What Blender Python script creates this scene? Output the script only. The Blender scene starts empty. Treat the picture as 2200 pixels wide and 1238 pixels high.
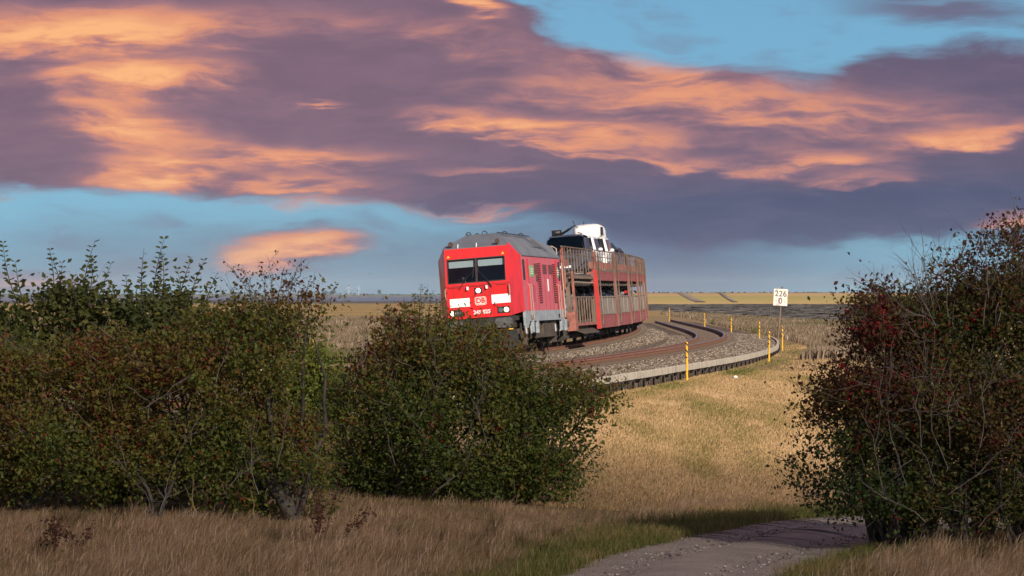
import bpy, math, random
import numpy as np
from mathutils import Vector, Matrix, Euler

SC = bpy.context.scene
COL = SC.collection
R = math.radians
random.seed(7)
RNG = np.random.default_rng(11)

# ------------------------------------------------------------------ camera
CAMZ = 3.3            # metres above the field
FPX = 10400.0         # focal length in photograph pixels (telephoto)
cam = bpy.data.cameras.new('camera')
cam.lens = 36.0 * FPX / 2200.0
cam.sensor_width = 36.0
cam.shift_y = 13.0 / 2200.0
cam.clip_start = 1.0
cam.clip_end = 60000.0
camo = bpy.data.objects.new('camera', cam)
COL.objects.link(camo)
camo.location = (0, 0, CAMZ)
camo.rotation_euler = (R(90), 0, 0)
SC.camera = camo

# ------------------------------------------------------------------ exposure
SC.view_settings.view_transform = 'Standard'
SC.view_settings.look = 'None'
SC.view_settings.gamma = 1.0
SC.view_settings.use_curve_mapping = False
SC.view_settings.exposure = 0.35
SC.render.engine = 'CYCLES'
SC.cycles.max_bounces = 6
SC.cycles.transparent_max_bounces = 6
SC.cycles.volume_bounces = 0
SC.cycles.use_adaptive_sampling = True
SC.cycles.adaptive_threshold = 0.02

# ------------------------------------------------------------------ sun
SUN_EL = R(27.0)
SUN_AZ = R(152.0)     # clockwise from +Y: behind the camera, to the right
SUN_DIR = Vector((math.sin(SUN_AZ) * math.cos(SUN_EL), math.cos(SUN_AZ) * math.cos(SUN_EL), math.sin(SUN_EL)))
sl = bpy.data.lights.new('sun', 'SUN')
sl.energy = 5.0
sl.angle = R(0.6)
sl.color = (1.0, 0.90, 0.76)
so = bpy.data.objects.new('sun', sl)
COL.objects.link(so)
so.rotation_euler = SUN_DIR.to_track_quat('Z', 'Y').to_euler()


def srgb(r, g, b, a=1.0):
    f = lambda c: (c / 255 / 12.92) if c / 255 <= 0.04045 else ((c / 255 + 0.055) / 1.055) ** 2.4
    return (f(r), f(g), f(b), a)


class NT:
    """small helper to write shader node trees"""
    def __init__(self, tree):
        self.t = tree
        self.n = tree.nodes
        self.l = tree.links

    def node(self, typ, **kw):
        n = self.n.new(typ)
        for k, v in kw.items():
            setattr(n, k, v)
        return n

    def put(self, sock, val):
        if hasattr(val, 'is_output') or isinstance(val, bpy.types.NodeSocket):
            self.l.new(val, sock)
        elif val is not None:
            sock.default_value = val

    def math(self, op, a, b=None, c=None, clamp=False):
        n = self.node('ShaderNodeMath', operation=op, use_clamp=clamp)
        self.put(n.inputs[0], a)
        if b is not None:
            self.put(n.inputs[1], b)
        if c is not None:
            self.put(n.inputs[2], c)
        return n.outputs[0]

    def vmath(self, op, a, b=None):
        n = self.node('ShaderNodeVectorMath', operation=op)
        self.put(n.inputs[0], a)
        if b is not None:
            self.put(n.inputs[1], b)
        return n.outputs['Value'] if op in ('LENGTH', 'DOT_PRODUCT') else n.outputs[0]

    def comb(self, x, y, z):
        n = self.node('ShaderNodeCombineXYZ')
        for i, v in enumerate((x, y, z)):
            self.put(n.inputs[i], v)
        return n.outputs[0]

    def noise(self, vec, scale=1.0, detail=6.0, rough=0.55, color=False, dist=0.0):
        n = self.node('ShaderNodeTexNoise')
        self.put(n.inputs['Vector'], vec)
        n.inputs['Scale'].default_value = scale
        n.inputs['Detail'].default_value = detail
        n.inputs['Roughness'].default_value = rough
        n.inputs['Distortion'].default_value = dist
        return n.outputs['Color' if color else 'Fac']

    def ramp(self, fac, stops, interp='LINEAR'):
        n = self.node('ShaderNodeValToRGB')
        n.color_ramp.interpolation = interp
        e = n.color_ramp.elements
        while len(e) < len(stops):
            e.new(0.5)
        for el, (p, c) in zip(e, stops):
            el.position = p
            el.color = c
        self.put(n.inputs[0], fac)
        return n.outputs[0]

    def mix(self, fac, a, b, blend='MIX'):
        n = self.node('ShaderNodeMix', data_type='RGBA', blend_type=blend)
        self.put(n.inputs[0], fac)
        self.put(n.inputs[6], a)
        self.put(n.inputs[7], b)
        return n.outputs[2]

    def remap(self, v, a, b, c=0.0, d=1.0, smooth=True):
        n = self.node('ShaderNodeMapRange', interpolation_type='SMOOTHSTEP' if smooth else 'LINEAR')
        self.put(n.inputs[0], v)
        for i, x in enumerate((a, b, c, d)):
            n.inputs[i + 1].default_value = x
        return n.outputs[0]

    def curve(self, v, pts):
        n = self.node('ShaderNodeFloatCurve')
        self.put(n.inputs['Value'], v)
        c = n.mapping.curves[0]
        while len(c.points) < len(pts):
            c.points.new(0.5, 0.5)
        for q, (x, y) in zip(c.points, pts):
            q.location = (x, y)
        n.mapping.update()
        return n.outputs[0]


# ------------------------------------------------------------------ world: clear sky + evening clouds
def build_world():
    w = bpy.data.worlds.new('World')
    SC.world = w
    w.use_nodes = True
    w.cycles.sampling_method = 'MANUAL'
    w.cycles.sample_map_resolution = 512
    N = NT(w.node_tree)
    N.n.clear()
    sky = N.node('ShaderNodeTexSky', sky_type='NISHITA')
    sky.sun_disc = False
    sky.sun_elevation = SUN_EL
    sky.sun_rotation = SUN_AZ
    sky.air_density = 1.0
    sky.dust_density = 1.0
    sky.ozone_density = 2.0
    tc = N.node('ShaderNodeTexCoord')
    d = tc.outputs['Generated']
    N.put(sky.inputs['Vector'], N.vmath('NORMALIZE', N.vmath('ADD', d, (0, 0, 0.10))))
    sep = N.node('ShaderNodeSeparateXYZ')
    N.put(sep.inputs[0], d)
    x, y, z = sep.outputs
    az = N.math('ARCTAN2', x, y)
    el = N.math('ARCSINE', z)
    U = N.math('MULTIPLY', az, FPX / 1000.0)       # 1 unit = 1000 photograph pixels of angle
    V = N.math('MULTIPLY', el, FPX / 1000.0)
    clear = N.mix(1.0, sky.outputs[0], (0.053, 0.083, 0.095, 1), 'MULTIPLY')
    clear = N.mix(N.remap(V, 0.0, 0.22), N.mix(1.0, clear, (0.76, 0.78, 0.82, 1), 'MULTIPLY'), clear)
    # seamless 3-D noise coordinates, drawn out along the horizon
    q = N.vmath('MULTIPLY', d, (FPX / 1000.0, FPX / 1000.0, FPX / 1000.0 * 3.2))
    wob = N.noise(q, 2.2, 3, 0.55, color=True)
    wob = N.vmath('SUBTRACT', wob, (0.5, 0.5, 0.5))
    q2 = N.vmath('ADD', q, N.vmath('MULTIPLY', wob, (0.22, 0.22, 0.35)))
    nA = N.noise(q2, 2.0, 5, 0.56)
    nB = N.noise(N.vmath('ADD', q2, (7.3, 1.1, 3.7)), 4.6, 5, 0.56)
    nC = N.noise(N.vmath('MULTIPLY', q2, (1.0, 1.0, 1.7)), 5.0, 5, 0.60)
    nD = N.noise(N.vmath('MULTIPLY', N.vmath('ADD', q2, (3.1, 5.7, 1.9)), (1.0, 1.0, 1.9)), 9.0, 5, 0.62)
    sw = N.node('ShaderNodeSeparateXYZ')
    N.put(sw.inputs[0], wob)
    Uw = N.math('ADD', U, N.math('MULTIPLY', sw.outputs[0], 0.22))
    Vw = N.math('ADD', V, N.math('MULTIPLY', sw.outputs[2], 0.10))
    fine = N.math('SUBTRACT', nC, 0.5)
    Vw = N.math('ADD', Vw, N.math('ADD', N.math('MULTIPLY', fine, 0.060), N.math('MULTIPLY', N.math('SUBTRACT', nD, 0.5), 0.045)))
    Uw = N.math('ADD', Uw, N.math('MULTIPLY', N.math('SUBTRACT', nB, 0.5), 0.07))
    uu = N.remap(Uw, -1.1, 1.1, 0, 1, smooth=False)
    px = lambda p: p / 2200.0
    py = lambda p: (632.0 - p) / 1000.0
    low = N.curve(uu, [(px(0), py(432)), (px(350), py(425)), (px(600), py(432)), (px(850), py(455)), (px(1100), py(472)),
                       (px(1350), py(525)), (px(1600), py(540)), (px(1750), py(530)), (px(1950), py(535)), (px(2200), py(500))])
    top = N.curve(uu, [(px(0), py(-200)), (px(880), py(-180)), (px(1020), py(-60)), (px(1130), py(30)), (px(1300), py(95)),
                       (px(1500), py(122)), (px(1650), py(150)), (px(1780), py(158)), (px(1880), py(110)), (px(2200), py(85))])
    mlow = N.remap(N.math('SUBTRACT', Vw, low), -0.012, 0.030)
    mtop = N.remap(N.math('SUBTRACT', top, Vw), -0.012, 0.040)
    main = N.math('MULTIPLY', mlow, mtop)

    def blob(cx, cy, rx, ry, ang=0.0, a=0.25, b=1.15, amp=1.0):
        m = N.node('ShaderNodeMapping', vector_type='TEXTURE')
        N.put(m.inputs['Vector'], N.comb(Uw, Vw, 0.0))
        m.inputs['Location'].default_value = ((cx - 1100) / 1000.0, py(cy), 0)
        m.inputs['Rotation'].default_value = (0, 0, R(ang))
        m.inputs['Scale'].default_value = (rx / 1000.0, ry / 1000.0, 1)
        return N.remap(N.vmath('LENGTH', m.outputs[0]), b, a, 0, amp)

    def union(lst):
        o = lst[0]
        for k in lst[1:]:
            o = N.math('MAXIMUM', o, k)
        return o
    # extra cloud bodies outside the main bank
    streak = blob(2030, 25, 330, 48, -4, 0.1, 1.1, 0.85)
    small = blob(630, 535, 205, 66, 6, 0.45, 1.0)
    leftlow = blob(40, 610, 260, 50, 0, 0.3, 1.1, 0.8)
    veil = blob(1310, 560, 560, 135, 0, 0.3, 1.15, 0.97)
    veil2 = blob(520, 560, 900, 130, 0, 0.1, 1.2, 0.80)
    rlow = blob(2170, 500, 160, 45, 10, 0.3, 1.1, 0.7)
    # general cover higher up and all round the horizon outside this bank
    gen = N.remap(nA, 0.44, 0.60)
    gen = N.math('MULTIPLY', gen, N.remap(V, 0.62, 1.2))
    thin = N.math('MULTIPLY', N.remap(nB, 0.50, 0.72), 0.35)
    mask = union([main, streak, N.math('MULTIPLY', small, N.remap(nC, 0.24, 0.44)), leftlow, rlow, gen, thin])
    # sunlit folds
    def softsum(lst):
        o = None
        for k in lst:
            k = N.math('SUBTRACT', 1.0, k)
            o = k if o is None else N.math('MULTIPLY', o, k)
        return N.math('SUBTRACT', 1.0, o)
    lit = softsum([
        blob(140, 68, 540, 76, 2, 0, 1.25, 0.97), blob(285, 168, 310, 58, 3, 0, 1.2, 0.9), blob(235, 255, 190, 66, -6, 0, 1.2, 0.78),
        blob(350, 355, 220, 84, 12, 0, 1.2, 0.92), blob(660, 325, 330, 34, -3, 0, 1.2, 0.6), blob(660, 392, 290, 48, -4, 0, 1.2, 0.65),
        blob(990, 10, 120, 50, -25, 0, 1.1, 0.9), blob(1120, 278, 420, 36, -5, 0, 1.15, 0.85), blob(1330, 330, 480, 26, -6, 0, 1.2, 0.5),
        blob(1420, 135, 210, 60, -12, 0, 1.1, 0.55), blob(1540, 225, 760, 110, -3, 0, 1.25, 0.60), blob(1060, 368, 200, 18, 0, 0, 1.2, 0.45),
        blob(2060, 298, 300, 38, 6, 0, 1.2, 0.75), blob(1760, 345, 260, 34, -3, 0, 1.2, 0.6), blob(1830, 392, 230, 28, 0, 0, 1.2, 0.45),
        blob(690, 212, 80, 10, -4, 0, 1.1, 0.45), blob(1060, 445, 200, 15, 0, 0, 1.1, 0.4), blob(700, 440, 420, 20, -3, 0, 1.2, 0.5),
        blob(620, 535, 240, 64, 6, 0, 1.2, 0.95), blob(60, 430, 150, 20, 0, 0, 1.1, 0.5), blob(900, 70, 480, 60, -8, 0, 1.2, 0.40),
        blob(2190, 480, 150, 30, 8, 0, 1.1, 0.6), blob(60, 600, 220, 30, 0, 0, 1.2, 0.45), blob(300, 230, 620, 230, 0, 0, 1.2, 0.16),
        N.math('MULTIPLY', N.remap(nA, 0.46, 0.66), N.math('MULTIPLY', N.remap(V, 0.60, 0.95), 0.75))])
    brk = N.remap(nC, 0.30, 0.68, 0.58, 1.22)
    lit = N.math('MULTIPLY', lit, brk)
    lit = N.math('ADD', lit, N.math('MULTIPLY', N.math('SUBTRACT', nD, 0.5), 0.32))
    lit = N.math('ADD', lit, N.math('MULTIPLY', N.math('SUBTRACT', nB, 0.5), 0.36))
    # shaded cloud colour: bluer towards the lower right
    blue = N.math('ADD', N.remap(V, 0.34, 0.10), N.remap(U, -0.6, 1.0, 0, 0.5))
    blue = N.math('MULTIPLY', blue, N.remap(U, -0.9, 0.3, 0.35, 1.0))
    shade = N.mix(N.math('MINIMUM', blue, 1.0), srgb(121, 97, 115), srgb(72, 79, 112))
    shade = N.mix(N.remap(N.math('ADD', N.math('MULTIPLY', nB, 0.6), N.math('MULTIPLY', nD, 0.4)), 0.38, 0.62), shade, N.mix(1.0, shade, (1.20, 1.16, 1.13, 1), 'MULTIPLY'))
    litc = N.ramp(lit, [(0.10, srgb(140, 108, 127)), (0.36, srgb(178, 125, 127)), (0.62, srgb(226, 150, 118)), (0.95, srgb(253, 184, 128))])
    cloud = N.mix(N.remap(lit, -0.02, 0.56), shade, litc)
    veilc = srgb(92, 110, 140)
    base = N.mix(N.math('MULTIPLY', veil, N.remap(nA, 0.25, 0.5, 0.75, 1.0)), clear, veilc)
    base = N.mix(veil2, base, srgb(116, 142, 164))
    out = N.mix(mask, base, cloud)
    bg = N.node('ShaderNodeBackground')
    N.put(bg.inputs['Color'], out)
    bg.inputs['Strength'].default_value = 0.785
    o = N.node('ShaderNodeOutputWorld')
    N.l.new(bg.outputs[0], o.inputs['Surface'])


build_world()


# ------------------------------------------------------------------ mesh helpers
class MB:
    """collects shapes; build() links them as one mesh object"""
    def __init__(self):
        self.v, self.f, self.m = [], [], []

    def add(self, vs, fs, mi=0):
        b = len(self.v)
        self.v += [tuple(p) for p in vs]
        self.f += [tuple(b + i for i in f) for f in fs]
        self.m += [mi] * len(fs)
        return self

    def box(self, x0, x1, y0, y1, z0, z1, mi=0):
        v = [(x, y, z) for z in (z0, z1) for y in (y0, y1) for x in (x0, x1)]
        return self.add(v, [(0, 2, 3, 1), (4, 5, 7, 6), (0, 1, 5, 4), (2, 6, 7, 3), (0, 4, 6, 2), (1, 3, 7, 5)], mi)

    def quad(self, a, b, c, d, mi=0):
        return self.add([a, b, c, d], [(0, 1, 2, 3)], mi)

    def slab(self, pts, n, th, mi=0):
        """polygon pts pushed along n by th"""
        n = Vector(n)
        k = len(pts)
        a = [Vector(p) for p in pts]
        b = [p + n * th for p in a]
        fs = [tuple(range(k))[::-1], tuple(range(k, 2 * k))]
        fs += [(i, (i + 1) % k, k + (i + 1) % k, k + i) for i in range(k)]
        return self.add(a + b, fs, mi)

    def tube(self, pts, r, n=6, mi=0, cap=True):
        pts = [Vector(p) for p in pts]
        rs = r if isinstance(r, (list, tuple)) else [r] * len(pts)
        vs = []
        for i, p in enumerate(pts):
            t = (pts[min(i + 1, len(pts) - 1)] - pts[max(i - 1, 0)]).normalized()
            ref = Vector((0, 0, 1)) if abs(t.z) < 0.8 else Vector((1, 0, 0))
            a = t.cross(ref).normalized()
            b = a.cross(t)
            for k in range(n):
                w = 2 * math.pi * k / n
                vs.append(p + (a * math.cos(w) + b * math.sin(w)) * rs[i])
        fs = [(i * n + k, i * n + (k + 1) % n, (i + 1) * n + (k + 1) % n, (i + 1) * n + k) for i in range(len(pts) - 1) for k in range(n)]
        if cap:
            fs += [tuple(range(n))[::-1], tuple((len(pts) - 1) * n + k for k in range(n))]
        return self.add(vs, fs, mi)

    def disc(self, c, r, axis='y', h=0.02, n=16, mi=0):
        c = Vector(c)
        d = {'x': Vector((1, 0, 0)), 'y': Vector((0, 1, 0)), 'z': Vector((0, 0, 1))}[axis]
        return self.tube([c - d * h / 2, c + d * h / 2], r, n, mi)

    def loft(self, rings, mi=0, caps=True):
        n = len(rings[0])
        vs = [p for r in rings for p in r]
        fs = [(i * n + k, i * n + (k + 1) % n, (i + 1) * n + (k + 1) % n, (i + 1) * n + k) for i in range(len(rings) - 1) for k in range(n)]
        if caps:
            fs += [tuple(range(n))[::-1], tuple((len(rings) - 1) * n + k for k in range(n))]
        return self.add(vs, fs, mi)

    def build(self, name, mats, parent=None, smooth=False, bevel=0.0, label=None):
        me = bpy.data.meshes.new(name)
        me.from_pydata([tuple(p) for p in self.v], [], self.f)
        for m in (mats if isinstance(mats, (list, tuple)) else [mats]):
            me.materials.append(m)
        me.polygons.foreach_set('material_index', self.m)
        if smooth:
            me.polygons.foreach_set('use_smooth', [True] * len(self.f))
        me.update()
        o = bpy.data.objects.new(name, me)
        COL.objects.link(o)
        if parent is not None:
            o.parent = parent
        if bevel:
            b = o.modifiers.new('bevel', 'BEVEL')
            b.width = bevel
            b.segments = 2
            b.limit_method = 'ANGLE'
            b.angle_limit = R(35)
        if label:
            o['label'] = label
        return o


def np_mesh(name, V, F, mat, tint=None, parent=None, smooth=False):
    """V (n,3), F (m,3 or 4) arrays; tint: per-vertex float"""
    me = bpy.data.meshes.new(name)
    V = np.ascontiguousarray(V, dtype=np.float32)
    F = np.ascontiguousarray(F, dtype=np.int32)
    k = F.shape[1]
    me.vertices.add(len(V))
    me.vertices.foreach_set('co', V.ravel())
    me.loops.add(F.size)
    me.loops.foreach_set('vertex_index', F.ravel())
    me.polygons.add(len(F))
    me.polygons.foreach_set('loop_start', np.arange(0, F.size, k, dtype=np.int32))
    if smooth:
        me.polygons.foreach_set('use_smooth', np.ones(len(F), dtype=bool))
    if tint is not None:
        a = me.attributes.new('tint', 'FLOAT', 'POINT')
        a.data.foreach_set('value', np.ascontiguousarray(tint, dtype=np.float32))
    me.materials.append(mat)
    me.update(calc_edges=True)
    o = bpy.data.objects.new(name, me)
    COL.objects.link(o)
    if parent is not None:
        o.parent = parent
    return o


def empty(name, loc=(0, 0, 0)):
    o = bpy.data.objects.new(name, None)
    o.empty_display_size = 0.3
    COL.objects.link(o)
    o.location = loc
    return o


def tag(o, label=None, cat=None, group=None, kind=None):
    if label:
        o['label'] = label
    if cat:
        o['category'] = cat
    if group:
        o['group'] = group
    if kind:
        o['kind'] = kind
    return o


def copy_tree(o, parent=None):
    c = o.copy()
    COL.objects.link(c)
    c.parent = parent
    for ch in o.children:
        copy_tree(ch, c)
    return c


def text_mesh(name, s, size, mat, parent, M, extrude=0.004, bold=0.0, align='CENTER'):
    cu = bpy.data.curves.new(name, 'FONT')
    cu.body = s
    cu.size = size
    cu.extrude = extrude
    cu.offset = bold
    cu.align_x = align
    cu.align_y = 'CENTER'
    cu.resolution_u = 3
    tmp = bpy.data.objects.new(name + '_curve', cu)
    COL.objects.link(tmp)
    dg = bpy.context.evaluated_depsgraph_get()
    me = bpy.data.meshes.new_from_object(tmp.evaluated_get(dg))
    bpy.data.objects.remove(tmp)
    me.materials.clear()
    me.materials.append(mat)
    o = bpy.data.objects.new(name, me)
    COL.objects.link(o)
    o.parent = parent
    o.matrix_local = M
    return o


def vnoise(p, seed=0.0):
    """cheap smooth pseudo-noise of (n,3) points, about -1..1"""
    x, y, z = p[:, 0], p[:, 1], p[:, 2]
    return (np.sin(x * 1.7 + 1.3 * np.sin(y * 1.1 + seed) + seed) + np.sin(y * 2.1 + 1.7 * np.sin(z * 1.3 + x * 0.7) + seed * 2.1)
            + np.sin(z * 1.9 + 1.1 * np.sin(x * 2.3 - y) + seed * 0.7)) / 3.0


def sstep(a, b, x):
    t = np.clip((x - a) / (b - a), 0, 1)
    return t * t * (3 - 2 * t)


# ------------------------------------------------------------------ materials
MATS = {}


def mat(name, c1, c2=None, scale=3.0, rough=0.6, metal=0.0, bump=0.0, bscale=None, spec=0.5, lo=0.35, hi=0.65, stretch=None, coat=0.0, detail=5):
    if name in MATS:
        return MATS[name]
    m = bpy.data.materials.new(name)
    m.use_nodes = True
    N = NT(m.node_tree)
    b = N.n['Principled BSDF']
    b.inputs['Roughness'].default_value = rough
    b.inputs['Metallic'].default_value = metal
    b.inputs['Specular IOR Level'].default_value = spec
    if coat:
        b.inputs['Coat Weight'].default_value = coat
        b.inputs['Coat Roughness'].default_value = 0.12
    if c2 is None:
        b.inputs['Base Color'].default_value = c1 + (1,)
    if c2 is not None or bump:
        tc = N.node('ShaderNodeTexCoord')
        v = tc.outputs['Object']
        if stretch:
            v = N.vmath('MULTIPLY', v, stretch)
        if c2 is not None:
            n = N.noise(v, scale, detail, 0.6)
            N.put(b.inputs['Base Color'], N.mix(N.remap(n, lo, hi), c1 + (1,), c2 + (1,)))
            N.put(b.inputs['Roughness'], N.math('ADD', rough - 0.08, N.math('MULTIPLY', n, 0.16)))
        if bump:
            bn = N.node('ShaderNodeBump')
            bn.inputs['Strength'].default_value = 1.0
            bn.inputs['Distance'].default_value = bump
            N.put(bn.inputs['Height'], N.noise(v, bscale or scale * 3, 4, 0.6))
            N.l.new(bn.outputs[0], b.inputs['Normal'])
    MATS[name] = m
    return m


def leaf_mat(name, stops, trans=0.35, rough=0.55):
    """foliage: colour by the per-leaf tint, light partly shining through"""
    if name in MATS:
        return MATS[name]
    m = bpy.data.materials.new(name)
    m.use_nodes = True
    N = NT(m.node_tree)
    N.n.clear()
    at = N.node('ShaderNodeAttribute', attribute_name='tint')
    c = N.ramp(at.outputs['Fac'], [(p, q + (1,)) for p, q in stops])
    b = N.node('ShaderNodeBsdfPrincipled')
    N.put(b.inputs['Base Color'], c)
    b.inputs['Roughness'].default_value = rough
    b.inputs['Specular IOR Level'].default_value = 0.25
    t = N.node('ShaderNodeBsdfTranslucent')
    N.put(t.inputs['Color'], c)
    mx = N.node('ShaderNodeMixShader')
    mx.inputs[0].default_value = trans
    N.l.new(b.outputs[0], mx.inputs[1])
    N.l.new(t.outputs[0], mx.inputs[2])
    o = N.node('ShaderNodeOutputMaterial')
    N.l.new(mx.outputs[0], o.inputs['Surface'])
    MATS[name] = m
    return m


def glass_mat(name, tint=(0.35, 0.42, 0.42), through=0.75):
    if name in MATS:
        return MATS[name]
    m = bpy.data.materials.new(name)
    m.use_nodes = True
    N = NT(m.node_tree)
    N.n.clear()
    tr = N.node('ShaderNodeBsdfTransparent')
    tr.inputs['Color'].default_value = tint + (1,)
    gl = N.node('ShaderNodeBsdfGlossy')
    gl.inputs['Roughness'].default_value = 0.03
    fr = N.node('ShaderNodeFresnel')
    fr.inputs['IOR'].default_value = 1.5
    mx = N.node('ShaderNodeMixShader')
    N.put(mx.inputs[0], N.math('ADD', fr.outputs[0], 0.02))
    N.l.new(tr.outputs[0], mx.inputs[1])
    N.l.new(gl.outputs[0], mx.inputs[2])
    o = N.node('ShaderNodeOutputMaterial')
    N.l.new(mx.outputs[0], o.inputs['Surface'])
    MATS[name] = m
    return m


def emit_mat(name, c, s):
    if name in MATS:
        return MATS[name]
    m = bpy.data.materials.new(name)
    m.use_nodes = True
    b = m.node_tree.nodes['Principled BSDF']
    b.inputs['Base Color'].default_value = (0.8, 0.8, 0.75, 1)
    b.inputs['Emission Color'].default_value = c + (1,)
    b.inputs['Emission Strength'].default_value = s
    MATS[name] = m
    return m


# ------------------------------------------------------------------ the line of the railway
# curvature of the near (outer) track against distance along the view
KT = np.array([-150, -85, -62, -45, 0, 45, 90, 150, 220, 320, 420.])
KV = np.array([.0021, .0021, .0008, .000313, .000598, .000782, .0005, .000056, -.000028, .000041, .0002])
TT = np.linspace(-150, 420, 5701)
_dt = TT[1] - TT[0]
_I0 = int(np.argmin(abs(TT)))
_SL = -np.cumsum(np.interp(TT, KT, KV)) * _dt
_SL = _SL - _SL[_I0] + 0.0930
_XX = np.cumsum(_SL) * _dt
_XX = _XX - _XX[_I0] + 5.8056
S_TR = 4.92            # spacing of the two tracks
CANT = 0.080           # radians


def trk(t, off=0.0, dz=0.0):
    """point at distance t along, off metres right of the near track, dz above rail level"""
    t = np.asarray(t, dtype=float)
    X = np.interp(t, TT, _XX)
    s = np.interp(t, TT, _SL)
    n = np.sqrt(1 + s * s)
    rise = 0.0028 * np.clip(t, 0, 110) * float(sstep(-1.6, -3.8, off))     # the inner track climbs a little
    return np.stack([X + off / n, 190 + t - off * s / n, CAMZ - 2.137 - 0.001476 * t + dz + rise], -1)


def trk_slope(t):
    return float(np.interp(t, TT, _SL))


def pose(t, off=0.0, z=0.0, lx=0.0, cant=True):
    """matrix of something standing on the track: local y runs away along the line, x to the right"""
    p = trk(t, off)
    M = Matrix.Translation(Vector(p)) @ Matrix.Rotation(-math.atan(trk_slope(t)), 4, 'Z')
    if cant:
        M = M @ Matrix.Rotation(-CANT, 4, 'Y')
    return M @ Matrix.Translation((lx, 0, z))


def place(px, py, Y):
    """point seen at photograph pixel (px, py) at distance Y"""
    return Vector(((px - 1100) / FPX * Y, Y, CAMZ - (py - 632) / FPX * Y))


def ground_z(x, y):
    x = np.asarray(x, dtype=float)
    y = np.asarray(y, dtype=float)
    base = 0.30 * sstep(82, 190, y)
    t = np.clip(y - 190, -150, 420)
    d = x - np.interp(t, TT, _XX)
    w = sstep(15.0, 3.9, d) * sstep(-S_TR - 13.0, -S_TR - 3.2, d) * sstep(560, 430, y)
    w = w * sstep(50, 82, y)
    top = CAMZ - 2.137 - 0.001476 * t - 0.57
    z = base + (top - base) * w
    b = (np.sin(x * 0.9 + 2 * np.sin(y * 0.13)) * np.sin(y * 0.31 + x * 0.2) * 0.05 + np.sin(x * 0.31 - y * 0.17) * 0.05)
    return z + b * sstep(600, 300, y) * sstep(3.4, 6.0, np.abs(d + S_TR / 2) - 3.0)


# ------------------------------------------------------------------ ground
def ground_material():
    m = bpy.data.materials.new('dry_grass_ground')
    m.use_nodes = True
    N = NT(m.node_tree)
    b = N.n['Principled BSDF']
    b.inputs['Roughness'].default_value = 0.95
    b.inputs['Specular IOR Level'].default_value = 0.1
    tc = N.node('ShaderNodeTexCoord')
    v = tc.outputs['Object']
    n1 = N.noise(v, 0.22, 6, 0.6)
    n2 = N.noise(N.vmath('MULTIPLY', v, (1, 0.5, 1)), 1.6, 5, 0.6)
    n3 = N.noise(v, 9.0, 4, 0.7)
    c = N.mix(N.remap(n2, 0.35, 0.65), (0.36, 0.245, 0.12, 1), (0.26, 0.18, 0.095, 1))
    c = N.mix(N.math('MULTIPLY', N.remap(n1, 0.54, 0.70), 0.6), c, (0.17, 0.165, 0.05, 1))
    sp = N.node('ShaderNodeSeparateXYZ')
    N.put(sp.inputs[0], v)
    far = N.remap(sp.outputs[1], 620, 700)
    # beyond the reeds: straw meadow, seen edge on
    nf = N.noise(N.vmath('MULTIPLY', v, (0.004, 0.02, 0)), 1.0, 5, 0.6)
    c2 = N.mix(N.remap(nf, 0.35, 0.65), (0.42, 0.275, 0.10, 1), (0.30, 0.215, 0.09, 1))
    c = N.mix(far, c, c2)
    c = N.mix(N.remap(n3, 0.25, 0.75, 0.0, 0.45), c, (0.07, 0.05, 0.03, 1))
    N.put(b.inputs['Base Color'], c)
    bn = N.node('ShaderNodeBump')
    bn.inputs['Distance'].default_value = 0.05
    N.put(bn.inputs['Height'], n3)
    N.l.new(bn.outputs[0], b.inputs['Normal'])
    return m


def build_ground():
    ys = np.concatenate([np.linspace(-400, 40, 12), np.arange(44, 130, 0.8), np.arange(130, 330, 1.6), np.arange(330, 640, 5), np.array([660, 720, 800, 900, 1050, 1300, 1800, 2600, 4000, 7000, 12000, 20000])])
    xs = np.concatenate([-np.geomspace(8000, 46, 14), np.arange(-44, -16, 1.5), np.arange(-16, 24, 0.5), np.arange(24, 52, 1.5), np.geomspace(52, 8000, 14)])
    X, Y = np.meshgrid(xs, ys)
    Z = ground_z(X, Y)
    # the sea basin left of the far meadow and the tidal flats on the right are let in a little lower
    Z = Z - 0.6 * sstep(1150, 1420, Y) * sstep(-60, -75, X - 0.02 * Y) * 0
    V = np.stack([X, Y, Z], -1).reshape(-1, 3)
    ny, nx = X.shape
    i = np.arange(ny - 1)[:, None] * nx + np.arange(nx - 1)[None]
    F = np.stack([i, i + 1, i + nx + 1, i + nx], -1).reshape(-1, 4)
    o = np_mesh('ground', V, F, ground_material(), smooth=True)
    tag(o, kind='structure')


build_ground()


def sheet(name, pts_rows, m, kind='structure', smooth=True):
    """grid of points rows x cols -> sheet"""
    A = np.asarray(pts_rows, dtype=float)
    nr, nc = A.shape[:2]
    i = np.arange(nr - 1)[:, None] * nc + np.arange(nc - 1)[None]
    F = np.stack([i, i + 1, i + nc + 1, i + nc], -1).reshape(-1, 4)
    o = np_mesh(name, A.reshape(-1, 3), F, m, smooth=smooth)
    return tag(o, kind=kind) if kind else o


# ballast bed with both tracks' cant
def bed_z(off):
    """height of the ballast surface against rail level"""
    o = np.asarray(off, dtype=float)
    c = np.where(o > -S_TR / 2, o, o + S_TR) * math.tan(CANT)
    c = np.clip(c, -0.10, 0.10)
    z = -0.262 + c
    z = np.where(np.abs(np.abs(o + S_TR / 2) - S_TR / 2) < 0.62, z - 0.02, z)
    z = z - 0.13 * sstep(1.6, 3.3, o) + 0.02 * sstep(2.3, 3.3, o)
    z = z - 0.55 * sstep(-S_TR - 1.6, -S_TR - 3.2, o)
    mid = np.exp(-((o + S_TR / 2) / 0.5) ** 2)
    return z - 0.07 * mid


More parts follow.
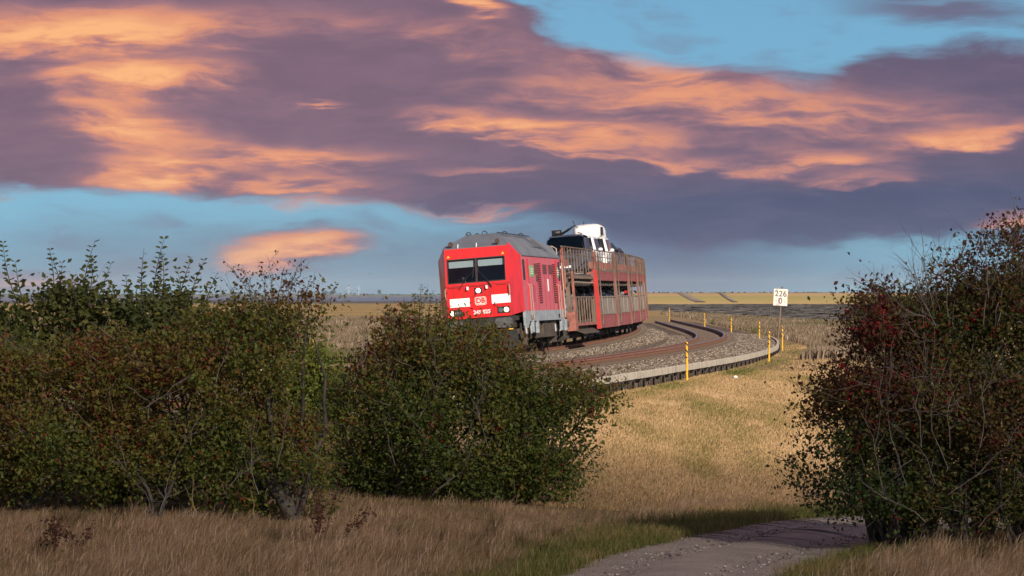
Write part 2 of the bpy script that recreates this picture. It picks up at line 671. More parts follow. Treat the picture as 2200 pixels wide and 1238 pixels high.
def ballast_mat(name, dark=1.0):
    m = bpy.data.materials.new(name)
    m.use_nodes = True
    N = NT(m.node_tree)
    b = N.n['Principled BSDF']
    b.inputs['Roughness'].default_value = 0.9
    b.inputs['Specular IOR Level'].default_value = 0.2
    tc = N.node('ShaderNodeTexCoord')
    v = tc.outputs['Object']
    vo = N.node('ShaderNodeTexVoronoi', feature='F1')
    N.put(vo.inputs['Vector'], v)
    vo.inputs['Scale'].default_value = 11.0
    c = N.ramp(N.vmath('DOT_PRODUCT', vo.outputs['Color'], (0.4, 0.3, 0.3)), [(0.15, (0.06, 0.043, 0.032, 1)), (0.5, (0.155, 0.115, 0.085, 1)), (0.85, (0.27, 0.215, 0.165, 1))])
    c = N.mix(N.remap(vo.outputs['Distance'], 0.42, 0.75), c, (0.035, 0.025, 0.02, 1))
    n = N.noise(v, 0.5, 4, 0.6)
    c = N.mix(N.remap(n, 0.45, 0.7, 0, 0.5), c, (0.12, 0.075, 0.05, 1))
    N.put(b.inputs['Base Color'], c)
    bn = N.node('ShaderNodeBump', invert=True)
    bn.inputs['Distance'].default_value = 0.04
    N.put(bn.inputs['Height'], vo.outputs['Distance'])
    N.l.new(bn.outputs[0], b.inputs['Normal'])
    return m


def build_ballast():
    offs = np.concatenate([[-S_TR - 3.6], np.arange(-S_TR - 3.3, 3.3, 0.14), [3.38, 3.46, 3.475]])
    ts = np.concatenate([np.arange(-128, -60, 1.0), np.arange(-60, 130, 0.35), np.arange(130, 300, 1.5)])
    rows = []
    for t in ts:
        P = np.array([trk(t, o, float(z)) for o, z in zip((offs[0], offs[-1]), bed_z(np.array([offs[0], offs[-1]])))])
        a = (offs - offs[0]) / (offs[-1] - offs[0])
        Q = P[0][None] * (1 - a)[:, None] + P[1][None] * a[:, None]
        Q[:, 2] = trk(t)[2] + bed_z(offs) + 0.0028 * np.clip(t, 0, 110) * sstep(-1.6, -3.8, offs)
        Q[-1, 2] -= 0.75
        Q[0, 2] -= 0.4
        rows.append(Q)
    A = np.array(rows)
    A[..., 2] += (RNG.random(A.shape[:2]) - 0.5) * 0.045
    sheet('ballast_bed', A, ballast_mat('ballast'))
    # loose stones on it
    n = 46000
    t = -55 + 175 * RNG.random(n) ** 1.25
    off = -S_TR + 0.9 + (S_TR + 2.5) * RNG.random(n)
    rail = np.minimum(np.abs(np.abs(off) - 0.75), np.abs(np.abs(off + S_TR) - 0.75)) < 0.10
    t, off = t[~rail], off[~rail]
    n = len(t)
    C = trk(t)
    s = np.interp(t, TT, _SL)
    C[:, 0] += off / np.sqrt(1 + s * s)
    C[:, 1] -= off * s
    C[:, 2] += bed_z(off) + 0.008 + 0.0028 * np.clip(t, 0, 110) * sstep(-1.6, -3.8, off)
    base = np.array([(1, 0, 0), (-1, 0, 0), (0, 1, 0), (0, -1, 0), (0, 0, 0.8), (0, 0, -0.5)])
    base = np.concatenate([base, np.array([(.6, .6, .5), (-.6, .55, .45), (-.55, -.6, .5), (.6, -.6, .4)])])
    fs = np.array([(0, 6, 4), (6, 2, 4), (2, 7, 4), (7, 1, 4), (1, 8, 4), (8, 3, 4), (3, 9, 4), (9, 0, 4), (0, 2, 6), (2, 1, 7), (1, 3, 8), (3, 0, 9)])
    sz = 0.028 + 0.030 * RNG.random(n)
    V = base[None] * (1 + 0.5 * (RNG.random((n, 10, 3)) - 0.5))
    a = RNG.random(n) * 6.283
    ca, sa = np.cos(a)[:, None], np.sin(a)[:, None]
    V = np.stack([V[..., 0] * ca - V[..., 1] * sa, V[..., 0] * sa + V[..., 1] * ca, V[..., 2]], -1) * sz[:, None, None] + C[:, None]
    F = (np.arange(n)[:, None, None] * 10 + fs[None]).reshape(-1, 3)
    tint = np.repeat(RNG.random(n), 10)
    m = leaf_mat('ballast_stone', [(0.0, (0.055, 0.040, 0.030)), (0.45, (0.155, 0.118, 0.088)), (0.85, (0.27, 0.215, 0.165)), (1.0, (0.42, 0.36, 0.30))], trans=0.0, rough=0.9)
    o = np_mesh('ballast_stones', V.reshape(-1, 3), F, m, tint)
    tag(o, 'loose brown and grey stones of the track ballast', kind='stuff')


build_ballast()

# ------------------------------------------------------------------ tracks
M_RUST = mat('rail_rust', (0.25, 0.095, 0.045), (0.15, 0.06, 0.032), 6, 0.85)
M_HEAD = mat('rail_head', (0.42, 0.40, 0.40), rough=0.22, metal=1.0)
M_SLEEP = mat('sleeper_wood', (0.17, 0.12, 0.09), (0.10, 0.07, 0.05), 8, 0.9, stretch=(1, 6, 1))
M_CLIP = mat('rail_clip', (0.10, 0.055, 0.035), rough=0.8)


def build_track(off, label, t0, t1):
    root = empty('railway_track', trk(t0, off))
    tag(root, label, 'railway track', 'the two tracks of the line')
    base = Vector(trk(t0, off))
    prof = [(-0.075, -0.172), (0.075, -0.172), (0.075, -0.155), (0.016, -0.135), (0.016, -0.045), (0.036, -0.036), (0.036, -0.004), (0.030, 0.0), (-0.030, 0.0), (-0.036, -0.004), (-0.036, -0.036), (-0.016, -0.045), (-0.016, -0.135), (-0.075, -0.155)]
    ts = np.arange(t0, t1 + 0.1, 1.0)
    for sd in (-0.752, 0.752):
        mb = MB()
        rings = []
        for t in ts:
            Mx = pose(t, off)
            rings.append([Mx @ Vector((sd + x, 0, z)) - base for x, z in prof])
        n = len(prof)
        vs = [p for r in rings for p in r]
        fs, mi = [], []
        for i in range(len(rings) - 1):
            for k in range(n):
                fs.append((i * n + k, i * n + (k + 1) % n, (i + 1) * n + (k + 1) % n, (i + 1) * n + k))
                mi.append(1 if k in (6, 7, 8) else 0)
        mb.v, mb.f, mb.m = vs, fs, mi
        mb.build('rail', [M_RUST, M_HEAD], root)
    s = MB()
    s.box(-1.3, 1.3, -0.13, 0.13, -0.36, -0.176)
    for x in (-0.752, 0.752):
        s.box(x - 0.17, x + 0.17, -0.09, 0.09, -0.176, -0.160, 1)
        for e in (-0.11, 0.11):
            s.box(x + e - 0.035, x + e + 0.035, -0.05, 0.05, -0.160, -0.095, 1)
    first = s.build('sleeper', [M_SLEEP, M_CLIP], root)
    sp = 0.65
    tl = np.arange(-58, -58 + 300 * sp, sp)[:300]
    Mi = Matrix.Translation(-base)
    for i, t in enumerate(tl):
        o = first if i == 0 else first.copy()
        if i:
            COL.objects.link(o)
            o.parent = root
        o.matrix_local = Mi @ pose(t, off)
    rest = MB()
    for t in np.concatenate([np.arange(t0 + 1, -59, sp), np.arange(tl[-1] + sp, t1 - 1, sp)]):
        Mx = Mi @ pose(t, off)
        b = MB().box(-1.3, 1.3, -0.13, 0.13, -0.36, -0.176)
        rest.add([Mx @ Vector(p) for p in b.v], b.f)
    tag(rest.build('far_sleepers', M_SLEEP, root), kind='stuff')
    return root


build_track(0.0, 'rusty curved railway track nearest the grass bank, empty of any train', -122, 290)
build_track(-S_TR, 'curved railway track under the red train, inside of the bend', -122, 290)

# ------------------------------------------------------------------ low concrete kerb holding the ballast
M_CONC = mat('kerb_concrete', (0.50, 0.45, 0.37), (0.36, 0.31, 0.25), 2.5, 0.9, bump=0.01, bscale=20)
M_STEEL = mat('kerb_post_steel', (0.028, 0.022, 0.018), (0.06, 0.04, 0.03), 6, 0.8)


def guard_dz(t):
    return float(np.interp(t, [-60, -40, 0, 40, 55, 100], [-0.10, -0.12, -0.20, -0.25, -0.20, -0.17]))


def build_kerb(label, off, t0, t1, sgn=1, step=6.4):
    root = empty('ballast_kerb', trk(t0, off))
    tag(root, label, 'kerb', 'concrete kerbs along the line')
    base = Vector(trk(t0, off))
    t = t0
    while t < t1:
        mb = MB()
        rings = []
        for k in range(5):
            a = t + 0.02 + (step - 0.04) * k / 4
            p = Vector(trk(a, off, guard_dz(a))) - base
            q = Vector((1, -trk_slope(a), 0)).normalized() * sgn
            jit = random.uniform(-0.004, 0.004)
            rings.append([p + q * x + Vector((0, 0, z + jit)) for x, z in ((-0.05, 0), (0.05, 0), (0.06, -0.01), (0.06, -0.19), (-0.05, -0.19))])
        mb.loft(rings)
        mb.build('plank', M_CONC, root)
        for k in (0, 1):
            a = t + step * (0.02 + 0.5 * k)
            p = Vector(trk(a, off, guard_dz(a))) - base
            q = Vector((1, -trk_slope(a), 0)).normalized() * sgn
            pb = MB()
            for x0, x1, y0, y1 in ((0.065, 0.08, -0.09, 0.09), (0.08, 0.20, -0.008, 0.008), (0.20, 0.215, -0.09, 0.09)):
                pb.box(x0 - 0.14, x1 - 0.14, y0, y1, -0.95, -0.195)
            o = pb.build('post', M_STEEL, root)
            o.location = p + q * 0.05
            o.rotation_euler = (0, 0, -math.atan(trk_slope(a)))
        t += step


build_kerb('long pale concrete kerb on dark posts between ballast and grass bank', 3.55, -118, 88)
build_kerb('short pale concrete kerb behind the far track, seen left of the hawthorn', -S_TR - 2.75, -110, -52, -1)

# ------------------------------------------------------------------ path
PATH_L = [(-2.6, 30), (-1.0, 45), (0.15, 53), (0.54, 56.6), (1.15, 59.9), (1.75, 62.4), (2.37, 65.0), (3.0, 67.0), (3.7, 68.7), (4.6, 69.7), (5.6, 70.3), (7.5, 71), (10, 71.5), (16, 72.5)]
PATH_R = [(0.4, 30), (1.9, 45), (2.85, 53), (3.2, 56.6), (3.62, 58.6), (3.95, 60.2), (4.3, 61.6), (4.75, 63.0), (5.3, 64.3), (5.9, 65.3), (6.5, 66), (8.1, 66.8), (10.3, 67.4), (16, 68.3)]


def build_path():
    L = np.array(PATH_L)
    Rr = np.array(PATH_R)
    k = np.linspace(0, len(L) - 1, 260)
    ii = np.arange(len(L))
    l = np.stack([np.interp(k, ii, L[:, j]) for j in (0, 1)], -1)
    r = np.stack([np.interp(k, ii, Rr[:, j]) for j in (0, 1)], -1)
    w = (RNG.random((260, 2)) - 0.5) * 0.16
    l[:, 0] += w[:, 0]
    r[:, 0] += w[:, 1]
    rows = []
    for c in np.linspace(0, 1, 26):
        p = l * (1 - c) + r * c
        z = ground_z(p[:, 0], p[:, 1]) + 0.012 + 0.05 * math.sin(math.pi * c) - 0.03 * (math.exp(-((c - 0.27) / 0.09) ** 2) + math.exp(-((c - 0.73) / 0.09) ** 2))
        z = z + 0.02 + (RNG.random(len(z)) - 0.5) * 0.0015
        rows.append(np.stack([p[:, 0], p[:, 1], z], -1))
    m = bpy.data.materials.new('gravel_path')
    m.use_nodes = True
    N = NT(m.node_tree)
    b = N.n['Principled BSDF']
    b.inputs['Roughness'].default_value = 0.95
    b.inputs['Specular IOR Level'].default_value = 0.15
    v = N.node('ShaderNodeTexCoord').outputs['Object']
    n1 = N.noise(v, 1.1, 6, 0.65)
    n2 = N.noise(v, 38, 4, 0.75)
    c = N.mix(N.remap(n1, 0.35, 0.65), (0.46, 0.385, 0.31, 1), (0.34, 0.285, 0.23, 1))
    c = N.mix(N.remap(n2, 0.52, 0.66), c, (0.52, 0.44, 0.36, 1))
    c = N.mix(N.remap(n2, 0.46, 0.34), c, (0.09, 0.07, 0.055, 1))
    N.put(b.inputs['Base Color'], c)
    bn = N.node('ShaderNodeBump')
    bn.inputs['Distance'].default_value = 0.03
    N.put(bn.inputs['Height'], n2)
    N.l.new(bn.outputs[0], b.inputs['Normal'])
    sheet('path', np.array(rows).transpose(1, 0, 2)[:, ::1], m)
    # pebbles
    n = 9000
    j = RNG.integers(30, 259, n)
    c = RNG.random(n)
    P = l[j] * (1 - c)[:, None] + r[j] * c[:, None] + (RNG.random((n, 2)) - 0.5) * 0.2
    Z = ground_z(P[:, 0], P[:, 1]) + 0.03 + 0.03 * np.sin(np.pi * c)
    base = np.array([(1, 0, 0), (-1, 0, 0), (0, 1, 0), (0, -1, 0), (0, 0, 0.7), (0, 0, -0.5)])
    fs = np.array([(0, 2, 4), (2, 1, 4), (1, 3, 4), (3, 0, 4), (2, 0, 5), (1, 2, 5), (3, 1, 5), (0, 3, 5)])
    sz = 0.005 + 0.024 * RNG.random(n) ** 4
    V = base[None] * (1 + 0.7 * (RNG.random((n, 6, 3)) - 0.5)) * sz[:, None, None] + np.stack([P[:, 0], P[:, 1], Z], -1)[:, None]
    F = (np.arange(n)[:, None, None] * 6 + fs[None]).reshape(-1, 3)
    mm = leaf_mat('pebble', [(0.0, (0.10, 0.08, 0.07)), (0.6, (0.30, 0.25, 0.22)), (1.0, (0.55, 0.50, 0.45))], trans=0.0, rough=0.9)
    tag(np_mesh('path_pebbles', V.reshape(-1, 3), F, mm, np.repeat(RNG.random(n), 6)), 'scattered pebbles on the gravel path', kind='stuff')
    return l, r


PL, PR = build_path()


def on_path(x, y, m=0.0):
    xl = np.interp(y, PL[:, 1], PL[:, 0])
    xr = np.interp(y, PR[:, 1], PR[:, 0])
    yl = np.interp(x, PL[:, 0], PL[:, 1])
    yr = np.interp(x, PR[:, 0], PR[:, 1])
    a = (x > xl + m) & (x < xr - m) & (y < 66)
    b = (y < yl - m) & (y > yr + m) & (x > 2.2)
    return a | b


# ------------------------------------------------------------------ far setting, right: tidal flat, dike
M_MUD = mat('tidal_mud', (0.058, 0.055, 0.060), (0.10, 0.092, 0.092), 1.0, 0.7, stretch=(0.04, 0.03, 0), lo=0.42, hi=0.60, detail=8)
sheet('mudflat', [[(x0, y, 0.31), (60 + 0.1 * y, y, 0.31), (400 + y * 0.5, y, 0.31)] for y, x0 in ((455, 40), (500, 33), (600, 29.5), (725, 27.5), (900, 26), (1150, 26), (1390, 30))], M_MUD, smooth=False)


def build_dike():
    ys = [1372, 1384, 1400, 1416, 1430, 1440]
    m = bpy.data.materials.new('dike_grass')
    m.use_nodes = True
    N = NT(m.node_tree)
    b = N.n['Principled BSDF']
    b.inputs['Roughness'].default_value = 0.95
    b.inputs['Specular IOR Level'].default_value = 0.1
    v = N.node('ShaderNodeTexCoord').outputs['Object']
    n = N.noise(N.vmath('MULTIPLY', v, (0.02, 0.06, 1.2)), 1.0, 5, 0.6)
    sp = N.node('ShaderNodeSeparateXYZ')
    N.put(sp.inputs[0], v)
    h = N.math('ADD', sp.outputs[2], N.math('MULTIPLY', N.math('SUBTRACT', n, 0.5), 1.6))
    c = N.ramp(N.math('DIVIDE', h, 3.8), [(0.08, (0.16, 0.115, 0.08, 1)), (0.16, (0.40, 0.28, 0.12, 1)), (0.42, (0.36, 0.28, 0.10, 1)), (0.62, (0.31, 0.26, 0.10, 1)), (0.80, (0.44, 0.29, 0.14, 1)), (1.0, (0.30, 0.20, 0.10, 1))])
    N.put(b.inputs['Base Color'], c)
    rows = []
    for x in np.arange(30, 460, 4.0):
        u = (math.sin(x * 0.031) + math.sin(x * 0.083 + 1)) * 0.12
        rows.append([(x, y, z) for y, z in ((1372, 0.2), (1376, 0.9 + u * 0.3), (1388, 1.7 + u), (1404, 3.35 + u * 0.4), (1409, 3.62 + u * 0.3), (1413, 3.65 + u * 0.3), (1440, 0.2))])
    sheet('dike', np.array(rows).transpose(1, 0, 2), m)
    # two access ramps slanting up the dike face
    for i, (xa, xb, w) in enumerate(((53.6, 49.2, 1.5), (63.4, 60.6, .8))):
        r = []
        for k in range(9):
            a = k / 8
            y = 1377 + 30 * a
            z = float(np.interp(y, [1372, 1376, 1388, 1404, 1409], [0.2, 0.9, 1.7, 3.35, 3.62])) + 0.22
            x = xa + (xb - xa) * a
            r.append([(x - w, y - 0.6, z - 0.35), (x - w * 0.85, y - 0.6, z), (x + w * 0.85, y - 0.6, z), (x + w, y - 0.6, z - 0.35)])
        sheet('dike_ramp', r, mat('ramp_asphalt', (0.19, 0.15, 0.11), (0.25, 0.195, 0.14), 0.2, 0.9))
    # fringe of shrubs and stakes on the crest
    n = 900
    x = 30 + 430 * RNG.random(n)
    V, F = blades_np(np.stack([x, 1411 + RNG.random(n) * 2, np.full(n, 3.5)], -1), 0.25 + 0.35 * RNG.random(n), 0.9 + 0 * x, 0.1, (0, 0))
    m2 = leaf_mat('crest_scrub', [(0, (0.05, 0.045, 0.035)), (1, (0.12, 0.09, 0.06))], 0.1)
    tag(np_mesh('crest_scrub', V, F, m2, np.repeat(RNG.random(n), 5)), 'dark low scrub along the top of the dike', kind='stuff')


def blades_np(P, h, w, lean, wind=(0.12, 0.0), seg=2, curl=0.5):
    """grass blades: quad + tip each; returns V, F (tris)"""
    n = len(P)
    a = RNG.random(n) * 6.2832
    dx, dy = np.cos(a) * w * 0.5, np.sin(a) * w * 0.5
    la = RNG.random(n) * 6.2832
    lx = (np.cos(la) * lean + wind[0]) * h
    ly = (np.sin(la) * lean + wind[1]) * h
    z = np.zeros(n)
    D = np.stack([dx, dy, z], -1)
    m = np.stack([lx * 0.35, ly * 0.35, h * 0.6], -1)
    t = np.stack([lx, ly, h * np.sqrt(np.clip(1 - 0.4 * (lx * lx + ly * ly) / (h * h + 1e-9), 0.3, 1))], -1)
    V = np.stack([P - D, P + D, P + m + D * 0.75, P + m - D * 0.75, P + t], 1)
    k = np.arange(n)[:, None] * 5
    F = np.concatenate([k + np.array([[0, 1, 2]]), k + np.array([[0, 2, 3]]), k + np.array([[3, 2, 4]])], 0)
    return V.reshape(-1, 3), F


build_dike()


def marsh_streaks():
    n = 7000
    y = 470 + 900 * RNG.random(n) ** 1.2
    x0 = np.interp(y, [455, 500, 600, 725, 900, 1390], [40, 33, 29.5, 27.5, 26, 30])
    x = x0 + (0.115 * y - x0) * RNG.random(n)
    w = (0.6 + 3.5 * RNG.random(n) ** 2) * y / 900
    h = 0.06 + 0.16 * RNG.random(n)
    V = np.stack([np.stack([x - w, y, 0 * x + 0.28], -1), np.stack([x + w, y + RNG.normal(size=n), 0 * x + 0.28], -1), np.stack([x + w * 0.4, y, 0.31 + h], -1), np.stack([x - w * 0.5, y, 0.31 + h * 0.8], -1)], 1)
    k = np.arange(n)[:, None] * 4
    F = np.concatenate([k + np.array([[0, 1, 2]]), k + np.array([[0, 2, 3]])], 0)
    m = leaf_mat('salt_marsh', [(0.0, (0.045, 0.041, 0.042)), (0.5, (0.075, 0.068, 0.064)), (1.0, (0.13, 0.115, 0.105))], 0.1, 0.85)
    tag(np_mesh('salt_marsh_ridges', V.reshape(-1, 3), F, m, np.repeat(RNG.random(n), 4)), 'low dark ridges and tufts across the tidal mudflat', kind='stuff')


marsh_streaks()

# ------------------------------------------------------------------ far setting, left: water, far shore
M_WATER = mat('sea_water', (0.05, 0.065, 0.085), (0.10, 0.09, 0.10), 1.0, 0.25, stretch=(0.002, 0.01, 0), spec=0.6, bump=0.15, bscale=0.4)
sheet('sea', [[(-2200, y, 0.33), (-200, y, 0.33), (0.0 + 0.009 * y, y, 0.33)] for y in (1560, 2200, 3200, 5200)], M_WATER, smooth=False)
M_SHORE = mat('shore_stones', (0.05, 0.045, 0.045), (0.09, 0.075, 0.065), 0.3, 0.9)
sheet('sea_wall', [[(x, 1535, 0.3), (x, 1545, 1.1 + 0.25 * math.sin(x * 0.05)), (x, 1556, 1.0), (x, 1560, 0.32)] for x in np.arange(-420, 18, 8.0)], M_SHORE)
M_FAR = mat('far_fields', (0.10, 0.115, 0.075), (0.16, 0.14, 0.09), 1.0, 0.95, stretch=(0.003, 0.004, 0))
sheet('far_land', [[(x, y, 0.34 + h * (0.7 + 0.3 * math.sin(x * 0.004) * math.sin(x * 0.0013 + 1))) for y, h in ((5200, 0), (5500, 0.5), (7600, 1.2), (8200, 2.2), (9000, 2.4))] for x in np.arange(-2600, 2400, 40.0)], M_FAR)


def far_tree(px, w, h, label, Y=7700):
    x = (px - 1100) / FPX * Y
    root = empty('tree', (x, Y, 2.0))
    tag(root, label, 'tree', 'trees on the far shore')
    mb = MB()
    mb.tube([(0, 0, -1), (0.1, 0, h * 0.35), (0, 0, h * 0.7)], [0.3, 0.22, 0.1], 6)
    mb.build('trunk', mat('far_bark', (0.05, 0.045, 0.04)), root)
    n = 420
    u = RNG.normal(size=(n, 3))
    u /= np.linalg.norm(u, axis=1)[:, None]
    C = u * (0.55 + 0.45 * RNG.random((n, 1)))
    C[:, 0] *= w / 2 * (1 + 0.25 * np.sin(C[:, 2] * 5 + px))
    C[:, 1] *= w / 2
    C[:, 2] = h * 0.58 + C[:, 2] * h * 0.42
    V = (C[:, None] + RNG.normal(size=(n, 3, 3)) * 0.45).reshape(-1, 3)
    F = np.arange(n * 3).reshape(-1, 3)
    np_mesh('crown', V, F, leaf_mat('far_leaf', [(0, (0.035, 0.05, 0.03)), (1, (0.06, 0.075, 0.04))], 0.1), np.repeat(RNG.random(n), 3), root)


for px, w, h, lb in ((716, 9, 9, 'taller dark round tree on the hazy far shore left of the locomotive'),
                     (699, 11, 6, 'low broad tree beside the taller one on the far shore'),
                     (815, 6, 8.5, 'narrow dark tree at the left end of the far wood by the locomotive'),
                     (500, 9, 7, 'small dark tree on the far shore above the left bush')):
    far_tree(px, w, h, lb)
n = 9000
xx = -1500 + 3000 * RNG.random(n)
prof = np.clip(2.4 + 2.2 * np.sin(xx * 0.011) * np.sin(xx * 0.0037 + 2) + 1.6 * np.sin(xx * 0.041), 0.8, 6.5)
C = np.stack([xx, 7750 + RNG.random(n) * 250, 1.6 + prof * RNG.random(n)], -1)
V = (C[:, None] + RNG.normal(size=(n, 3, 3)) * np.array([1.6, 0.8, 0.8])).reshape(-1, 3)
tag(np_mesh('far_wood', V, np.arange(n * 3).reshape(-1, 3), leaf_mat('far_leaf', []), np.repeat(RNG.random(n), 3)), 'hazy belt of woods along the far shore', kind='stuff')

M_TURB = mat('turbine_white', (0.8, 0.8, 0.8), rough=0.4)


def turbine(px, top, Y, ang, label):
    x = (px - 1100) / FPX * Y
    h = CAMZ + (632 - top) / FPX * Y
    root = empty('wind_turbine', (x, Y, 0))
    tag(root, label, 'wind turbine', 'wind turbines on the horizon')
    r = h * 0.015
    MB().tube([(0, 0, 0), (0, 0, h * 0.62)], [r * 1.3, r * 0.7], 10).build('tower', M_TURB, root)
    MB().box(-r, r, -2.4 * r, 1.6 * r, h * 0.62, h * 0.62 + 1.8 * r).build('nacelle', M_TURB, root)
    for k in range(3):
        a = ang + k * 2.0944
        d = Vector((math.sin(a), 0, math.cos(a)))
        c = Vector((0, -2.6 * r, h * 0.62 + 0.9 * r))
        MB().tube([c, c + d * h * 0.12, c + d * h * 0.38], [r * 0.5, r * 0.75, r * 0.12], 6).build('blade', M_TURB, root)


turbine(749.5, 607, 16000, 0.0, 'left of two faint white wind turbines left of the locomotive')
turbine(770.5, 606, 16000, 0.5, 'right of two faint white wind turbines left of the locomotive')
turbine(1830, 612, 16000, 0.2, 'lone faint white wind turbine beyond the dike on the right')

# ------------------------------------------------------------------ locomotive
M_RED = mat('loco_red', (0.64, 0.012, 0.014), (0.44, 0.016, 0.016), 2.2, 0.36, coat=0.3, stretch=(2.5, 1, .5), lo=.46, hi=.74)
M_PINK = mat('loco_dust_and_sheen_red', (0.58, 0.075, 0.105), (0.50, 0.145, 0.175), 2.2, 0.5, stretch=(1, 0.6, 1.6), lo=0.30, hi=0.75)  # dust, plus the sky's grazing reflection painted into the pink
M_LGREY = mat('loco_grey_roof', (0.155, 0.17, 0.19), (0.115, 0.125, 0.14), 1.2, 0.5, stretch=(1, 0.5, 1))
M_SKIRT = mat('loco_grey_skirt', (0.30, 0.335, 0.37), (0.22, 0.245, 0.27), 2.4, 0.6, stretch=(1, 0.6, 2))
M_BOGIE = mat('bogie_brown', (0.085, 0.060, 0.042), (0.035, 0.027, 0.022), 4, 0.85)
M_DARK = mat('black_underframe', (0.012, 0.011, 0.011), (0.03, 0.026, 0.023), 4, 0.8)
M_BLACK = mat('black_rubber', (0.012, 0.012, 0.013), rough=0.5)
M_WHITE = mat('white_print', (0.80, 0.80, 0.79), rough=0.5)
M_CREAM = mat('logo_cream', (0.80, 0.66, 0.60), rough=0.5)
M_METAL = mat('handrail_metal', (0.36, 0.28, 0.23), rough=0.6, metal=0.2)
M_GREEN = mat('label_green', (0.16, 0.42, 0.16), rough=0.5)
M_YEL = mat('warning_yellow', (0.72, 0.42, 0.03), rough=0.5)
M_INT = mat('cab_interior', (0.02, 0.024, 0.028), rough=0.8)
M_BLIND = mat('sun_blind', (0.70, 0.71, 0.69), rough=0.8)
M_LAMP = emit_mat('headlamp_lit', (1.0, 0.80, 0.45), 2.2)
M_LAMPOFF = mat('lamp_off', (0.10, 0.12, 0.12), rough=0.2)
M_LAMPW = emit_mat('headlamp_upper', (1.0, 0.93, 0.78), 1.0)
G_CAB = glass_mat('cab_glass', (0.55, 0.62, 0.66))
M_LOUV = mat('louver_dark', (0.02, 0.006, 0.006), rough=0.8)


def skin_person(name, label, M, cloth=(0.05, 0.06, 0.08), hair=(0.03, 0.02, 0.015)):
    """seated figure facing -y, one continuous skinned surface"""
    V = [(0, .05, .08), (0, .06, .28), (0, .04, .46), (0, .02, .57), (0, 0, .64), (0, -.01, .72), (0, 0, .80)]
    E = [(i, i + 1) for i in range(6)]
    rad = [.15, .14, .15, .055, .075, .095, .07]
    for s in (-1, 1):
        b = len(V)
        V += [(s * .18, .04, .49), (s * .24, -.08, .27), (s * .15, -.32, .30), (s * .14, -.39, .31)]
        rad += [.065, .048, .034, .036]
        E += [(2, b), (b, b + 1), (b + 1, b + 2), (b + 2, b + 3)]
        for k in range(4):
            V += [(s * (.105 + .022 * k), -.45 - .006 * (1.5 - abs(k - 1.5)), .315), (s * (.105 + .02 * k), -.475, .285)]
            rad += [.010, .008]
            E += [(b + 3, len(V) - 2), (len(V) - 2, len(V) - 1)]
        V += [(s * .085, -.39, .33), (s * .075, -.43, .33)]
        rad += [.011, .009]
        E += [(b + 2, len(V) - 2), (len(V) - 2, len(V) - 1)]
        c = len(V)
        V += [(s * .10, -.03, .07), (s * .13, -.42, .10), (s * .13, -.46, -.28), (s * .13, -.60, -.32)]
        rad += [.095, .07, .05, .04]
        E += [(0, c), (c, c + 1), (c + 1, c + 2), (c + 2, c + 3)]
    n0 = len(V)
    V += [(0, -.10, .70)]
    rad += [.018]
    E += [(5, n0)]
    me = bpy.data.meshes.new(name)
    me.from_pydata(V, E, [])
    o = bpy.data.objects.new(name, me)
    COL.objects.link(o)
    md = o.modifiers.new('skin', 'SKIN')
    md.use_smooth_shade = True
    for sv, r in zip(me.skin_vertices[0].data, rad):
        sv.radius = (r, r)
    me.skin_vertices[0].data[0].use_root = True
    sb = o.modifiers.new('sub', 'SUBSURF')
    sb.levels = sb.render_levels = 1
    m = bpy.data.materials.new(name + '_cloth_and_skin')
    m.use_nodes = True
    N = NT(m.node_tree)
    tc = N.node('ShaderNodeTexCoord')
    sp = N.node('ShaderNodeSeparateXYZ')
    N.put(sp.inputs[0], tc.outputs['Object'])
    hd = N.remap(sp.outputs[2], 0.565, 0.575)
    hn = N.remap(sp.outputs[1], -0.33, -0.34)
    N.put(N.n['Principled BSDF'].inputs['Base Color'], N.mix(N.math('MAXIMUM', hd, hn), cloth + (1,), (0.42, 0.24, 0.17, 1)))
    N.n['Principled BSDF'].inputs['Roughness'].default_value = 0.8
    me.materials.append(m)
    o.matrix_world = M
    tag(o, label, 'person')
    h = MB()
    rings = []
    for k in range(5):
        a = k / 4 * 1.25
        z, r = .755 + .115 * math.sin(a), .112 * math.cos(a)
        rings.append([(r * math.cos(w), .012 + r * 1.08 * math.sin(w), z - (0.05 if math.sin(w) > 0 and k == 0 else 0)) for w in [i * math.pi / 6 for i in range(12)]])
    h.loft(rings)
    h.build('hair', mat('hair_' + name + str(hair[0]), hair, rough=0.7), o, smooth=True)
    return o


def front_y(z):
    return -9.0 if z <= 2.45 else -9.0 + (z - 2.45) * 0.24


